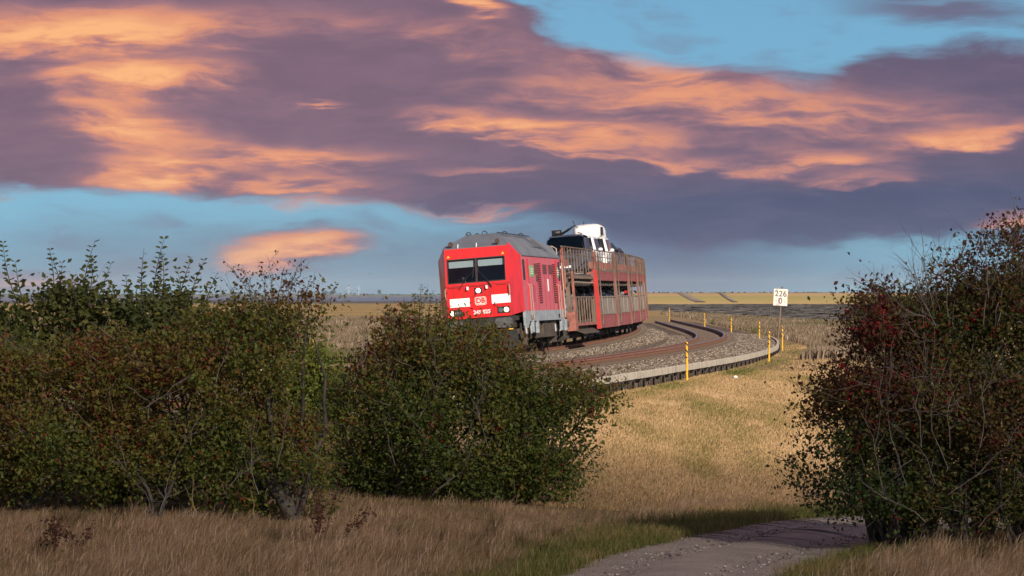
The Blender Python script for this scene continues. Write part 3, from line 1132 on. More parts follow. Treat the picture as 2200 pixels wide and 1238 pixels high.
def build_loco():
    t0 = 168.3 + 9.0 - 190
    root = empty('locomotive')
    root.matrix_world = pose(t0, -S_TR, 0, .19)
    tag(root, 'red diesel locomotive with grey roof leading the train, headlights lit', 'locomotive')
    P = root
    hf, hb = 1.10, 1.46
    # cab fronts (front one with open windscreen) and the box behind
    for sg in (1, -1):                        # sg=1: leading end
        def T(p):
            return (p[0] * sg, p[1] * sg, p[2])
        mb = MB()
        xs = [-hf, -1.02, -0.012, 0.012, 1.02, hf]
        zs = [1.28, 2.45, 2.52, 3.38, 3.74]
        for i in range(5):
            for j in range(4):
                if j == 2 and i in (1, 3):
                    continue
                mb.quad(*[T((x, front_y(z), z)) for x, z in ((xs[i], zs[j]), (xs[i + 1], zs[j]), (xs[i + 1], zs[j + 1]), (xs[i], zs[j + 1]))])
        for s in (-1, 1):
            A = [(s * hf, front_y(1.28), 1.28), (s * hf, front_y(2.45), 2.45), (s * hf, front_y(3.74), 3.74)]
            B = [(s * hb, -7.6, 1.40), (s * hb, -7.6, 2.45), (s * hb, -7.6, 3.37)]
            G = (s * 1.14, -8.30, 3.84)
            mb.quad(T(A[0]), T(A[1]), T(B[1]), T(B[0]))
            mb.quad(T(A[1]), T(A[2]), T(B[2]), T(B[1]))
            mb.add([T(A[2]), T(G), T(B[2])], [(0, 1, 2)])
        mb.quad(T((-hf, -9, 1.28)), T((hf, -9, 1.28)), T((hb, -7.6, 1.40)), T((-hb, -7.6, 1.40)))
        mb.build('cab', M_RED, P, label='clean bright red driving cab with sloped windscreen' if sg == 1 else 'rear cab of the locomotive, facing the wagons')
        # inside of the cab
        ib = MB()
        ib.box(-1.3, 1.3, -7.6 * 1 if sg == 1 else 7.55, -7.55 if sg == 1 else 7.6, 1.4, 3.5)
        ib.box(-1.05, 1.05, *((-8.85, -8.35) if sg == 1 else (8.35, 8.85)), 1.5, 2.44)
        ib.build('cab_interior', M_INT, P)
        n = Vector((0, -1, 0.24)).normalized()
        for (x0, x1) in ((-1.02, -0.006), (0.006, 1.02)):
            fr = MB()
            z0, z1 = 2.52, 3.38
            def on(x, z, o=0.0):
                return Vector(T(Vector((x, front_y(z), z)) + n * o))
            for (a, b, c, d) in ((x0, x1, z0, z0 + .03), (x0, x1, z1 - .03, z1), (x0, x0 + .03, z0 + .03, z1 - .03), (x1 - .03, x1, z0 + .03, z1 - .03)):
                pts = [on(a, c, -.02), on(b, c, -.02), on(b, d, -.02), on(a, d, -.02)]
                fr.slab(pts, on(a, c, 1) - on(a, c, 0), 0.035)
            f = fr.build('window_frame', M_BLACK, P)
            gb = MB().quad(on(x0 + .04, z0 + .04, -.005), on(x1 - .04, z0 + .04, -.005), on(x1 - .04, z1 - .04, -.005), on(x0 + .04, z1 - .04, -.005))
            gb.build('window_pane', G_CAB, P)
            if sg == 1:
                bl = MB()
                pts = [on(x0 + .05, z1 - .28, -.10), on(x1 - .05, z1 - .28, -.10), on(x1 - .05, z1 - .06, -.10), on(x0 + .05, z1 - .06, -.10)]
                bl.slab(pts, on(0, z0, 0) - on(0, z0, 1), 0.01)
                bl.build('sun_blind', M_BLIND, P)
    # body box between the cabs
    for s in (-1, 1):
        mb = MB()
        y0, y1 = -7.6, 7.6
        a, b = (y0, y1)
        mb.quad((s * hb, a, 1.40), (s * hb, b, 1.40), (s * hb, b, 3.37), (s * hb, a, 3.37))
        mb.build('side_wall', M_PINK, P, label='side wall of dusty red, pinkish with painted-in sky reflection')
        sk = MB()
        sk.box(min(s * 1.37, s * 1.475), max(s * 1.37, s * 1.475), -7.5, 7.5, 1.03, 1.398)
        for e in (-1, 1):
            pts = [(s * 1.475, e * 7.5, 1.398), (s * 1.475, e * 7.5, 1.03), (s * 1.475, e * 6.1, 1.03), (s * 1.475, e * 6.3, 0.96), (s * 1.475, e * 6.9, 0.80), (s * 1.475, e * 7.62, 0.80), (s * 1.475, e * 7.62, 1.398)]
            sk.slab([(p[0] + s * .004, p[1], p[2] - .001) for p in pts], (-s, 0, 0), 0.09)
        sk.build('side_skirt', M_SKIRT, P)
    # roof: flat crown, steep sides, hipped ends
    rf = MB()
    ht = 0.50
    for s in (-1, 1):
        rf.add([(s * hb, -7.6, 3.37), (s * hb, 7.6, 3.37), (s * 1.14, 8.30, 3.84), (s * ht, 6.3, 4.24), (s * ht, -6.3, 4.24), (s * 1.14, -8.30, 3.84)], [(0, 1, 2, 3, 4, 5)])
    rf.quad((-ht, -6.3, 4.24), (ht, -6.3, 4.24), (ht, 6.3, 4.24), (-ht, 6.3, 4.24))
    for e in (-1, 1):
        yz = -front_y(3.74)
        rf.add([(-hf, e * yz, 3.74), (hf, e * yz, 3.74), (1.14, e * 8.30, 3.84), (ht, e * 6.3, 4.24), (-ht, e * 6.3, 4.24), (-1.14, e * 8.30, 3.84)], [(0, 1, 2, 3, 4, 5)])
    rf.build('roof', M_LGREY, P)
    # gutter, roof hatches and lifting eyes
    for s in (-1, 1):
        MB().box(min(s * 1.43, s * 1.495), max(s * 1.43, s * 1.495), -7.3, 7.3, 3.355, 3.395).build('gutter', M_LGREY, P)
        nrm = Vector((s * 0.94, 0, 0.89)).normalized()
        for (ya, yb, za, zb) in ((-5.2, -2.2, .56, .95), (-1.2, 3.6, .45, .92), (4.2, 5.6, .3, .8), (-6.0, -5.5, .6, .9)):
            f = lambda y, a: Vector((s * (hb + (ht - hb) * a), y, 3.37 + 0.87 * a)) + nrm * 0.004
            MB().slab([f(ya, za), f(yb, za), f(yb, zb), f(ya, zb)], nrm, 0.035).build('roof_hatch', mat('hatch_grey', (0.07, 0.076, 0.085), rough=0.5), P)
        for (ya, yb, a) in ((-5.6, 4.2, .40), (-6.2, 5.8, .985)):
            f = lambda y, a_: Vector((s * (hb + (ht - hb) * a_), y, 3.37 + 0.87 * a_)) + nrm * 0.05
            MB().tube([f(ya, a), f(yb, a)], 0.018, 5).build('roof_conduit', M_DARK, P)
    for x, y in ((-.48, -6.05), (.1, -6.1), (.5, -3), (-.5, -3), (.5, 3), (-.5, 3)):
        mb = MB()
        mb.tube([(x + .09 * math.cos(a), y, 4.24 + .10 * math.sin(a)) for a in [i * math.pi / 8 for i in range(9)]], 0.018, 5)
        mb.build('lifting_eye', M_DARK, P)
    for x in (-.86, .78):
        mb = MB().tube([(x, -8.45, 3.78), (x, -8.45, 3.88)], 0.05, 10)
        mb.tube([(x, -8.62, 3.92), (x, -8.3, 3.92)], [0.085, 0.06], 12)
        mb.build('horn', mat('horn_brown', (0.06, 0.03, 0.02), rough=0.6), P)
    for x in (-.62, .03):
        MB().tube([(x, -8.62, 3.76), (x + .02, -8.6, 3.90)], 0.016, 6).build('aerial', M_WHITE, P)
    # front furniture, leading end
    yf = -9.0
    gr = MB()
    gr.box(-1.16, 1.16, yf - .006, yf + .004, 2.425, 2.437)
    gr.box(-.62, 1.02, yf - .006, yf + .004, 2.02, 2.03)
    gr.box(.52, .53, yf - .006, yf + .004, 1.3, 1.72)
    gr.build('panel_joint', mat('joint_dark_red', (0.16, 0.006, 0.008), rough=0.6), P)
    for x0, x1 in ((-1.03, -.62), (-.33, .46), (.66, 1.03)):
        MB().box(x0, x1, yf - .02, yf + .01, 2.375, 2.405).build('vent_slot', mat('slot_dark_red', (0.22, 0.01, 0.012), rough=0.6), P)
    for x0, x1, z0, z1 in ((-1.0, -.30, 1.70, 2.00), (.47, 1.13, 1.735, 2.045)):
        MB().box(x0, x1, yf - .010, yf + .002, z0, z1).build('white_panel', M_WHITE, P)
    # logo plate
    lx, lz = 0.08, 1.865
    mb = MB()
    w, h, c = .20, .145, .04
    pts = [(lx - w + c, yf - .004, lz - h), (lx + w - c, yf - .004, lz - h), (lx + w, yf - .004, lz - h + c), (lx + w, yf - .004, lz + h - c), (lx + w - c, yf - .004, lz + h), (lx - w + c, yf - .004, lz + h), (lx - w, yf - .004, lz + h - c), (lx - w, yf - .004, lz - h + c)]
    mb.slab(pts, (0, -1, 0), 0.010)
    lg = mb.build('logo_plate', M_CREAM, P)
    for a, b, c_, d in ((-.175, .175, -.122, -.108), (-.175, .175, .108, .122), (-.175, -.161, -.108, .108), (.161, .175, -.108, .108)):
        MB().box(lx + a, lx + b, yf - .019, yf - .0142, lz + c_, lz + d).build('logo_frame', M_RED, lg)
    RX = Matrix.Rotation(R(90), 4, 'X')
    text_mesh('lettering', 'DB', 0.235, M_RED, lg, Matrix.Translation((lx, yf - .019, lz + .002)) @ RX, 0.003, 0.008)
    text_mesh('lettering', '245 025', 0.185, M_WHITE, P, Matrix.Translation((0.10, yf - .010, 1.475)) @ RX, 0.004, 0.004)
    # lamps
    for s in (-1, 1):
        cx = 0.02 + s * 0.84
        hb_ = MB().box(cx - .215, cx + .215, yf - .012, yf + .03, 1.385, 1.61).build('headlight_housing', M_BLACK, P)
        for dx, m_, nm in ((-.10, M_LAMPOFF if s == 1 else M_LAMPOFF, 'lamp'), (.10, M_LAMP, 'lamp')):
            dd = dx if s == 1 else -dx
            MB().disc((cx + (dx if s == 1 else -dx), yf - .022, 1.495), 0.085, 'y', 0.03, 16).build(nm, m_, hb_)
    hb_ = MB().box(-.11, .16, yf - .012, yf + .03, 2.13, 2.33).build('headlight_housing', M_BLACK, P)
    MB().disc((.025, yf - .025, 2.23), 0.085, 'y', 0.03, 16).build('lamp', M_LAMPW, hb_)
    for x in (-.34, .33):
        mb = MB().box(x - .035, x + .035, yf - .10, yf, 2.27, 2.39)
        mb.build('marker_light', M_WHITE, P, bevel=0.012)
    for x in (-.96, .96):
        MB().add([(x - .055, front_y(3.45) - .012, 3.44), (x + .055, front_y(3.45) - .012, 3.44), (x, front_y(3.53) - .012, 3.53)], [(0, 1, 2)]).build('warning_triangle', M_YEL, P)
    # wipers
    for xa, xb in ((-.62, -.10), (.52, .06)):
        mb = MB()
        mb.tube([(xa, yf - .05, 2.33), (xa * .6 + xb * .4, front_y(2.6) - .07, 2.62), (xb, front_y(2.95) - .045, 2.92)], [.022, .016, .010], 5)
        mb.tube([(xb - .03, front_y(2.7) - .04, 2.70), (xb + .015, front_y(3.12) - .04, 3.10)], .014, 5)
        mb.build('wiper', M_BLACK, P)
    # grab rails and pipes at the cab corner
    for s in (-1, 1):
        MB().tube([(s * 1.10, yf - .04, 2.0), (s * 1.13, yf - .09, 2.05), (s * 1.13, yf - .09, 2.32), (s * 1.10, yf - .04, 2.36)], .018, 6).build('grab_rail', M_METAL, P)
    MB().tube([(.60, yf - .05, 1.66), (.57, yf - .06, 1.73), (.60, yf - .05, 1.80)], .012, 5).build('jumper_cable', M_BLACK, P)
    # buffer beam, buffers, coupling, plough
    for e in (-1, 1):
        b = MB()
        b.box(-1.2, 1.2, min(e * 8.35, e * 8.95), max(e * 8.35, e * 8.95), 0.86, 1.275)
        b.box(-1.32, 1.32, min(e * 8.4, e * 8.75), max(e * 8.4, e * 8.75), 1.10, 1.26)
        b.build('buffer_beam', M_DARK, P)
        for s in (-1, 1):
            bf = MB().tube([(s * .875, e * 8.9, 1.05), (s * .875, e * 9.32, 1.05)], [.13, .10], 12)
            bfo = bf.build('buffer', M_DARK, P)
            c = .07
            pts = [(s * .875 - .30 + c, 0, -.17), (s * .875 + .30 - c, 0, -.17), (s * .875 + .30, 0, -.17 + c), (s * .875 + .30, 0, .17 - c), (s * .875 + .30 - c, 0, .17), (s * .875 - .30 + c, 0, .17), (s * .875 - .30, 0, .17 - c), (s * .875 - .30, 0, -.17 + c)]
            MB().slab([(p[0], e * 9.32, 1.05 + p[2]) for p in pts], (0, e, 0), 0.05).build('buffer_plate', mat('buffer_plate_grey', (0.10, 0.10, 0.105), (0.06, 0.06, 0.06), 5, 0.45), bfo)
        MB().tube([(0, e * 8.9, 1.0), (0, e * 9.2, 0.95), (0, e * 9.25, .7)], .05, 8).build('coupling_hook', M_DARK, P)
        pl = MB().slab([(-1.3, e * 8.7, .20), (1.3, e * 8.7, .20), (1.25, e * 8.7, .80), (-1.25, e * 8.7, .80)], (0, e, 0), 0.05)
        pl.build('rail_guard_plate', M_DARK, P)
    MB().box(.55, 1.15, -9.2, -9.0, .79, .83).build('step_edge', M_YEL, P)
    MB().box(-1.2, 1.2, -6.0, 6.0, .42, 1.06).build('underframe', M_DARK, P)
    # bogies and wheels
    for yb in (-5.7, 5.7):
        for s in (-1, 1):
            bg = MB()
            x = s * 1.14
            rings = []
            for y, z0, z1 in ((-2.1, .62, .80), (-1.5, .42, .78), (-.9, .36, .74), (-.45, .30, .56), (.45, .30, .56), (.9, .36, .74), (1.5, .42, .78), (2.1, .62, .80)):
                rings.append([(x - .09, yb + y, z0), (x + .09, yb + y, z0), (x + .09, yb + y, z1), (x - .09, yb + y, z1)])
            bg.loft(rings)
            for y in (-1.4, -.55, -.2, .3, .6, 1.35, 1.7):
                bg.box(x + s * .02 - .10, x + s * .02 + .10, yb + y - .11, yb + y + .11, .55, 1.02)
            bg.build('bogie_frame', M_BOGIE, P)
            for y in (-1.3, 1.3):
                w = MB().disc((s * .78, yb + y, .55), .55, 'x', .13, 24)
                wo = w.build('wheel', M_DARK, P)
                MB().disc((s * 1.22, yb + y, .55), .17, 'x', .14, 12).build('axle_box', M_BOGIE, wo)
            for y in (-.15, .25, -1.75, 1.75):
                MB().tube([(s * 1.26, yb + y, .98), (s * 1.28, yb + y, .60)], .045, 8).build('damper', mat('damper_metal', (0.35, 0.35, 0.36), rough=0.5) if y in (-.15, 1.75) else M_BOGIE, P)
            MB().box(min(s * 1.1, s * 1.36), max(s * 1.1, s * 1.36), yb - .9, yb - .75, .2, .5).build('sand_pipe', M_BOGIE, P)
            MB().box(min(s * 1.40, s * 1.50), max(s * 1.40, s * 1.50), yb + .55, yb + .95, .62, 1.03).build('bogie_bracket', M_SKIRT, P)
            MB().box(min(s * 1.40, s * 1.50), max(s * 1.40, s * 1.50), yb + 2.3, yb + 2.7, .60, 1.03).build('bogie_bracket', M_SKIRT, P)
    for s in (-1, 1):
        # steps and tanks under the side
        for y in (-3.0, 0.2, 2.6):
            MB().box(min(s * .7, s * 1.34), max(s * .7, s * 1.34), y, y + 2.2, .42, 1.0).build('equipment_box', M_BOGIE, P)
        # louvre columns with single slats
        X = s * hb
        for y in (-1.15, 4.75):
            bk = MB().box(min(X, X + s * .012), max(X, X + s * .012), y - .56, y + .56, 1.66, 3.12).build('louver_back', M_LOUV, P)
            for k in range(17):
                z = 1.70 + k * .0835
                sb = MB().slab([(X + s * .014, y - .54, z), (X + s * .014, y + .54, z), (X + s * .024, y + .54, z + .008), (X + s * .024, y - .54, z + .008)], (0, 0, 1), .036)
                sb.build('louver_slat', M_RED, bk)
        for y0, y1, z0, z1 in ((-3.0, -2.0, 2.72, 3.10), (.25, 1.7, 2.74, 3.08), (2.6, 3.9, 2.74, 3.08), (-2.6, -1.9, 2.45, 2.68)):
            MB().box(min(X, X + s * .02), max(X, X + s * .02), y0, y1, z0, z1).build('air_grille', mat('grille_dark', (0.16, 0.05, 0.055), (0.08, 0.02, 0.02), 8, 0.7, stretch=(1, 8, 0.3)), P)
        for y0, y1 in ((-4.65, -3.35), (5.75, 7.0)):
            q = MB().box(min(X, X + s * .014), max(X, X + s * .014), y0, y1, 2.62, 3.02).build('green_label', M_GREEN, P)
            for zz in (2.72, 2.80, 2.88):
                MB().box(min(X + s * .0145, X + s * .018), max(X + s * .0145, X + s * .018), y0 + .25, y1 - .25, zz, zz + .03).build('label_line', M_WHITE, q)
        for y0, y1 in ((-4.35, -3.2), (6.35, 7.1)):
            MB().box(min(X, X + s * .014), max(X, X + s * .014), y0, y1, 1.72, 2.33).build('side_door', M_RED, P, label='bright clean red door panel')
        MB().box(min(X, X + s * .014), max(X, X + s * .014), 1.9, 2.25, 2.1, 2.55).build('side_label', M_WHITE, P)
        for y in (-2.1, .75, 2.4, 3.7, 5.55):
            MB().box(min(X, X + s * .008), max(X, X + s * .008), y - .012, y + .012, 1.42, 3.1).build('panel_joint', MATS['joint_dark_red'], P)
        for e in (-1, 1):
            # cab door window, door edge, handrails
            MB().box(min(X, X + s * .016), max(X, X + s * .016), min(e * 6.55, e * 7.2), max(e * 6.55, e * 7.2), 2.5, 3.22).build('door_window', M_BLACK, P)
            MB().box(min(X, X + s * .03), max(X, X + s * .03), min(e * 5.35, e * 5.8), max(e * 5.35, e * 5.8), 1.42, 3.26).build('door_post', M_RED, P)
            for y in (5.25, 6.05):
                MB().tube([(X + s * .03, e * y, 2.35), (X + s * .09, e * y, 2.30), (X + s * .09, e * y, 1.12), (X + s * .03, e * y, 1.08)], .016, 6).build('handrail', M_METAL, P)
            MB().box(min(X, X + s * .05), max(X, X + s * .05), e * 5.4 - .2, e * 5.4 + .2, 1.10, 1.24).build('door_step', M_DARK, P)
        MB().tube([(s * 1.47, 8.2, 1.1), (s * 1.47, 8.2, 3.2)], .03, 6).build('end_handrail', M_METAL, P)
    skin_person('person', 'train driver in dark clothes seated behind the left windscreen of the locomotive', root.matrix_world @ Matrix.Translation((-.55, -8.05, 2.0)))


build_loco()

# ------------------------------------------------------------------ double-deck car-carrying wagons
M_WPINK = mat('wagon_faded_red', (0.28, 0.070, 0.070), (0.15, 0.050, 0.044), 2.4, 0.75, stretch=(1, 0.5, .8), lo=.4, hi=.7)
M_WRED = mat('wagon_bright_red', (0.52, 0.022, 0.022), (0.30, 0.035, 0.03), 2, 0.5)
M_WSAL = mat('wagon_salmon', (0.36, 0.125, 0.09), (0.19, 0.068, 0.052), 2, 0.75)
M_WRUST = mat('wagon_rusty_post', (0.20, 0.145, 0.11), (0.11, 0.062, 0.046), 2.5, 0.85, stretch=(1, 1, .4))
M_WGREY = mat('wagon_weathered_panel', (0.25, 0.215, 0.19), (0.15, 0.115, 0.095), 3, 0.85, stretch=(1, 2, .4))
M_DECK = mat('wagon_deck', (0.06, 0.05, 0.045), (0.09, 0.07, 0.06), 3, 0.8)
LW = 13.75


def build_wagon(front, label):
    root = empty('car_transport_wagon')
    tag(root, label, 'railway wagon', 'double-deck car-carrying wagons')
    hw = 1.47
    y0 = 0.0
    L = 17.6 if front else LW
    yl = 4.4 if front else 0.0          # the lower side starts behind the entrance end
    MB().box(-1.25, 1.25, 0.4, L - .4, .78, .96).build('lower_deck', M_DECK, root)
    ud = MB().box(-1.38, 1.38, 0.0, L, 2.78, 2.86)
    for y in np.arange(.6, L - .5, 1.55):
        ud.box(-1.34, 1.34, y, y + .14, 2.40, 2.78)
    ud.build('upper_deck', M_DECK, root)
    uf = MB().box(-.9, .9, 0.6, L - .6, .50, .775)
    for y in np.arange(1.2, L - 1, 1.7):
        uf.box(-1.2, 1.2, y, y + .12, .42, .7)
    uf.box(-1.0, 1.0, 1.0, L - 1.0, .26, .5)  # dark filler box added in place of the shade under the wagon
    uf.build('underframe', M_DARK, root)
    axles = (2.3, L - 4.0) if not front else (2.6, 4.4, L - 5.2)
    for ya in axles:
        for s in (-1, 1):
            w = MB().disc((s * .76, ya, .42), .42, 'x', .12, 20).build('wheel', M_DARK, root)
            b = MB().box(min(s * .95, s * 1.15), max(s * .95, s * 1.15), ya - .2, ya + .2, .28, .58)
            b.tube([(s * 1.05, ya - .75, .66), (s * 1.05, ya - .3, .55), (s * 1.05, ya + .3, .55), (s * 1.05, ya + .75, .66)], .05, 6)
            b.build('axle_box', M_BOGIE, w)
    for s in (-1, 1):
        X = s * hw
        bx = lambda m, a, b, y_0, y_1, z0, z1: m.box(min(s * a, s * b), max(s * a, s * b), y_0, y_1, z0, z1)
        if not front:
            bx(MB(), 1.36, 1.46, .12, L - .12, .54, 1.10).build('lower_side_beam', M_WPINK, root)
            rv = MB()
            for y in np.arange(.8, L - .5, 1.1):
                rv.disc((s * 1.462, y, 1.02), .022, 'x', .02, 6)
                rv.disc((s * 1.462, y + .3, 2.92), .022, 'x', .02, 6)
            rv.build('rivet_row', MATS['joint_dark_red'], root)
        bx(MB(), 1.36, 1.46, (0.12 if not front else 16.6), L - .12, 2.60, 3.00).build('upper_side_beam', M_WPINK, root)
        # corner and middle posts; the front face of each end post is proud
        ys = (.0, L - .22) if not front else (.05, L - .25)
        for y in ys:
            m_ = M_WRUST if not front else M_WSAL
            p = MB()
            bx(p, 1.462, 1.51, y, y + .12, .54 if not front or y > 1 else 2.2, 3.85)
            bx(p, 1.40, 1.463, y + .02, y + .10, .56 if not front or y > 1 else 2.2, 3.80)
            p.build('post', m_, root)
        if not front:
            for ya in (.45, L - .70):
                bx(MB(), 1.462, 1.488, ya, ya + .17, .56, 2.98).build('inner_post', mat('post_dark_red', (0.36, 0.035, 0.03), (0.20, 0.03, 0.025), 3, 0.7), root)
            MB().tube([(s * 1.57, 0.30, .7), (s * 1.58, 0.30, 3.7)], .035, 6).build('drain_pipe', M_WRUST, root)
        # lower weathered side panels
        if not front:
            for k in range(2):
                a, b = .9 + k * 6.05, .9 + k * 6.05 + 5.85
                p = MB()
                bx(p, 1.405, 1.445, a, b, 1.13, 1.86)
                for q in range(4):
                    yy = a + (b - a) * q / 3
                    bx(p, 1.445, 1.475, yy - .10, yy + .10, 1.12, 1.90)
                bx(p, 1.42, 1.48, a - .1, b + .1, 1.86, 1.92)
                bx(p, 1.42, 1.48, a - .1, b + .1, 1.11, 1.16)
                p.build('side_panel', M_WGREY, root)
        # upper railing with kick boards
        rl = MB()
        z0 = 3.0
        rl.tube([(s * 1.44, .05, 3.90), (s * 1.44, L - .05, 3.90)], .028, 6)
        rl.tube([(s * 1.44, .05, 3.62), (s * 1.44, L - .05, 3.62)], .020, 5)
        nb = 8 if not front else 12
        for k in range(nb):
            y = .2 + (L - .4) * k / (nb - 1)
            low = 2.86 if front and 3.2 < y < 15.4 else 3.06
            rl.box(s * 1.44 - .017, s * 1.44 + .017, y - .03, y + .03, low, 3.90)
        rl.build('upper_railing', M_WRUST, root)
        if not front:
            for k in range(5):
                a = .35 + k * (L - .7) / 5
                bx(MB(), 1.39, 1.43, a + .03, a + (L - .7) / 5 - .03, 3.12, 3.40).build('kick_board', M_WSAL, root)
            bx(MB(), 1.34, 1.47, .2, L - .2, 3.004, 3.10).build('deck_edge', M_WRUST, root)
        else:
            bx(MB(), 1.385, 1.43, .1, 3.1, 3.12, 3.40).build('kick_board', M_WSAL, root)
            bx(MB(), 1.385, 1.43, 15.5, 17.4, 3.12, 3.40).build('kick_board', M_WSAL, root)
    if front:
        # open entrance end: corner boxes, gate of bars, step plate
        for s in (-1, 1):
            bx = lambda m, a, b, y_0, y_1, z0, z1: m.box(min(s * a, s * b), max(s * a, s * b), y_0, y_1, z0, z1)
            p = MB()
            bx(p, 1.15, 1.50, 3.9, 5.2, .55, 1.30)
            p.build('corner_box', M_WSAL, root, bevel=.02)
            bx(MB(), 1.41, 1.50, 4.55, 4.75, 1.30, 2.95).build('entrance_post', M_WSAL, root)
            bx(MB(), 1.20, 1.36, 3.9, 4.2, 1.30, 2.5).build('inner_column', M_WRUST, root)
            bx(MB(), 1.22, 1.47, .3, 1.1, 2.45, 2.98).build('equipment_case', mat('case_salmon', (0.50, 0.22, 0.13), rough=0.7), root, bevel=.02)
            MB().disc((s * 1.36, .285, 2.55), .07, 'y', .03, 10).build('tail_lamp', mat('lamp_lens', (0.75, 0.6, 0.35), rough=0.2), root)
            bx(MB(), 1.30, 1.45, 4.6, 16.8, 2.66, 2.775).build('deck_beam', M_WRUST, root)
            MB().tube([(s * 1.42, 4.6, 2.52), (s * 1.42, 16.6, 2.50)], .03, 6).build('hand_tube', M_METAL, root)
            gz0, gz1 = .86, 1.88
            for k in range(8):
                y = 6.0 + k * 1.42
                MB().box(s * 1.43 - .025, s * 1.43 + .025, y - .05, y + .05, gz0, gz1).build('gate_bar', M_WRUST, root)
            bx(MB(), 1.40, 1.46, 5.4, 16.3, gz1, gz1 + .05).build('gate_rail', M_WRUST, root)
            bx(MB(), 1.38, 1.48, 5.3, 16.3, .74, gz0 - .002).build('gate_sill', M_WSAL, root)
            for y in (5.2, 15.9):
                bx(MB(), 1.36, 1.45, y, y + .7, gz0, 1.93).build('gate_post', M_WRUST, root)
            st = MB().slab([(s * 1.30, 5.2, .62), (s * 1.30, 16.0, .62), (s * 1.68, 14.5, .44), (s * 1.68, 6.0, .44)], (0, 0, -1), .04)
            st.build('step_plate', M_BOGIE, root)
            # big red end post with its flange facing forward
            p = MB()
            bx(p, 1.42, 1.60, 16.75, 16.80, .54, 3.05)
            bx(p, 1.44, 1.50, 16.80, 17.25, .56, 3.02)
            p.build('end_post', M_WRED, root)
            bx(MB(), 1.18, 1.42, 16.4, 16.7, 2.5, 2.98).build('gusset', M_WSAL, root)
        MB().tube([(-1.25, .1, 3.0), (-1.25, .1, 3.82), (-1.1, .1, 3.92), (1.1, .1, 3.92), (1.25, .1, 3.82), (1.25, .1, 3.0)], .03, 6).build('end_hoop', M_METAL, root)
        MB().box(-1.3, 1.3, .0, .2, 2.62, 2.778).build('deck_end_beam', M_WRED, root)
        b = MB().box(-1.25, 1.25, 1.6, 1.9, .80, 1.2)
        b.build('buffer_beam', M_WRED, root)
        for s in (-1, 1):
            bf = MB().tube([(s * .875, 1.6, 1.05), (s * .875, .9, 1.05)], .11, 10).build('buffer', M_DARK, root)
            MB().disc((s * .875, .88, 1.05), .24, 'y', .05, 14).build('buffer_plate', MATS['buffer_plate_grey'], bf)
            MB().box(s * 1.1 - .12, s * 1.1 + .12, 2.4, 2.5, 1.2, 2.2).build('end_panel', mat('end_panel_red', (0.40, 0.06, 0.04), (0.2, 0.05, 0.04), 3, .8), root)
        MB().tube([(1.0, .2, 2.7), (1.15, .1, 1.9), (.9, .0, 1.5), (.9, -.2, 1.2)], .03, 6).build('cable', M_BLACK, root)
        MB().tube([(1.52, 17.5, 1.7), (1.52, 17.5, 2.4)], .03, 6).build('strap', M_YEL, root)
    else:
        for e in (0, 1):
            y = -.25 if e == 0 else L + .0
            MB().box(-.3, .3, y, y + .25, .6, .9).build('coupling', M_DARK, root)
    return root


W_START = 188.6 - 190
w0 = build_wagon(True, 'leading car-carrying wagon with bright red end post and open barred entrance behind the locomotive')
w0.matrix_world = pose(W_START + 0, -S_TR) @ Matrix.Translation((0, 0, 0))


def seat_wagon(o, ta, L):
    a = pose(ta, -S_TR).translation
    b = pose(ta + L, -S_TR).translation
    d = b - a
    o.matrix_world = Matrix.Translation(a) @ Matrix.Rotation(-math.atan2(d.x, d.y), 4, 'Z') @ Matrix.Rotation(-CANT, 4, 'Y')


seat_wagon(w0, W_START, 17.6)
names = ['first closed-sided car wagon, coupled right behind the barred leading wagon',
         'second closed-sided faded red car wagon, counted from the locomotive end',
         'third closed-sided faded red car wagon, counted from the locomotive end',
         'fourth closed-sided car wagon, at the bend where the train turns out of sight',
         'fifth closed-sided car wagon, almost hidden round the bend of the train']
wp = None
ta = W_START + 18.3
WAG_T = []
for i, nm in enumerate(names):
    if wp is None:
        wp = build_wagon(False, nm)
        o = wp
    else:
        o = copy_tree(wp)
        o['label'] = nm
    seat_wagon(o, ta, LW)
    WAG_T.append(ta)
    ta += LW + .55

# ------------------------------------------------------------------ road vehicles on the decks
G_CAR = glass_mat('car_glass', (0.62, 0.70, 0.68))
G_DARK = mat('car_glass_dark', (0.012, 0.015, 0.017), rough=0.06, spec=0.6)
M_TYRE = mat('tyre', (0.015, 0.015, 0.015), rough=0.85)
M_HL = mat('car_headlight', (0.75, 0.76, 0.78), rough=0.12)
VAN = [(0, .78, .86, .92, .70), (.10, .88, .92, .99, .80), (.7, .95, 1.02, 1.10, .87), (.95, .95, 1.06, 1.17, .86), (1.62, .95, 1.08, 1.82, .76), (1.95, .95, 1.08, 1.90, .75),
       (4.5, .95, 1.08, 1.90, .75), (4.8, .93, 1.08, 1.82, .73), (4.9, .88, .9, 1.5, .72)]
CAR = [(0, .70, .60, .66, .62), (.12, .84, .68, .74, .74), (.9, .88, .85, .92, .80), (1.25, .88, .88, .97, .79), (1.95, .88, .91, 1.38, .62), (2.3, .88, .92, 1.46, .60),
       (3.4, .88, .92, 1.43, .58), (3.95, .86, .92, 1.15, .62), (4.2, .80, .8, .95, .66)]


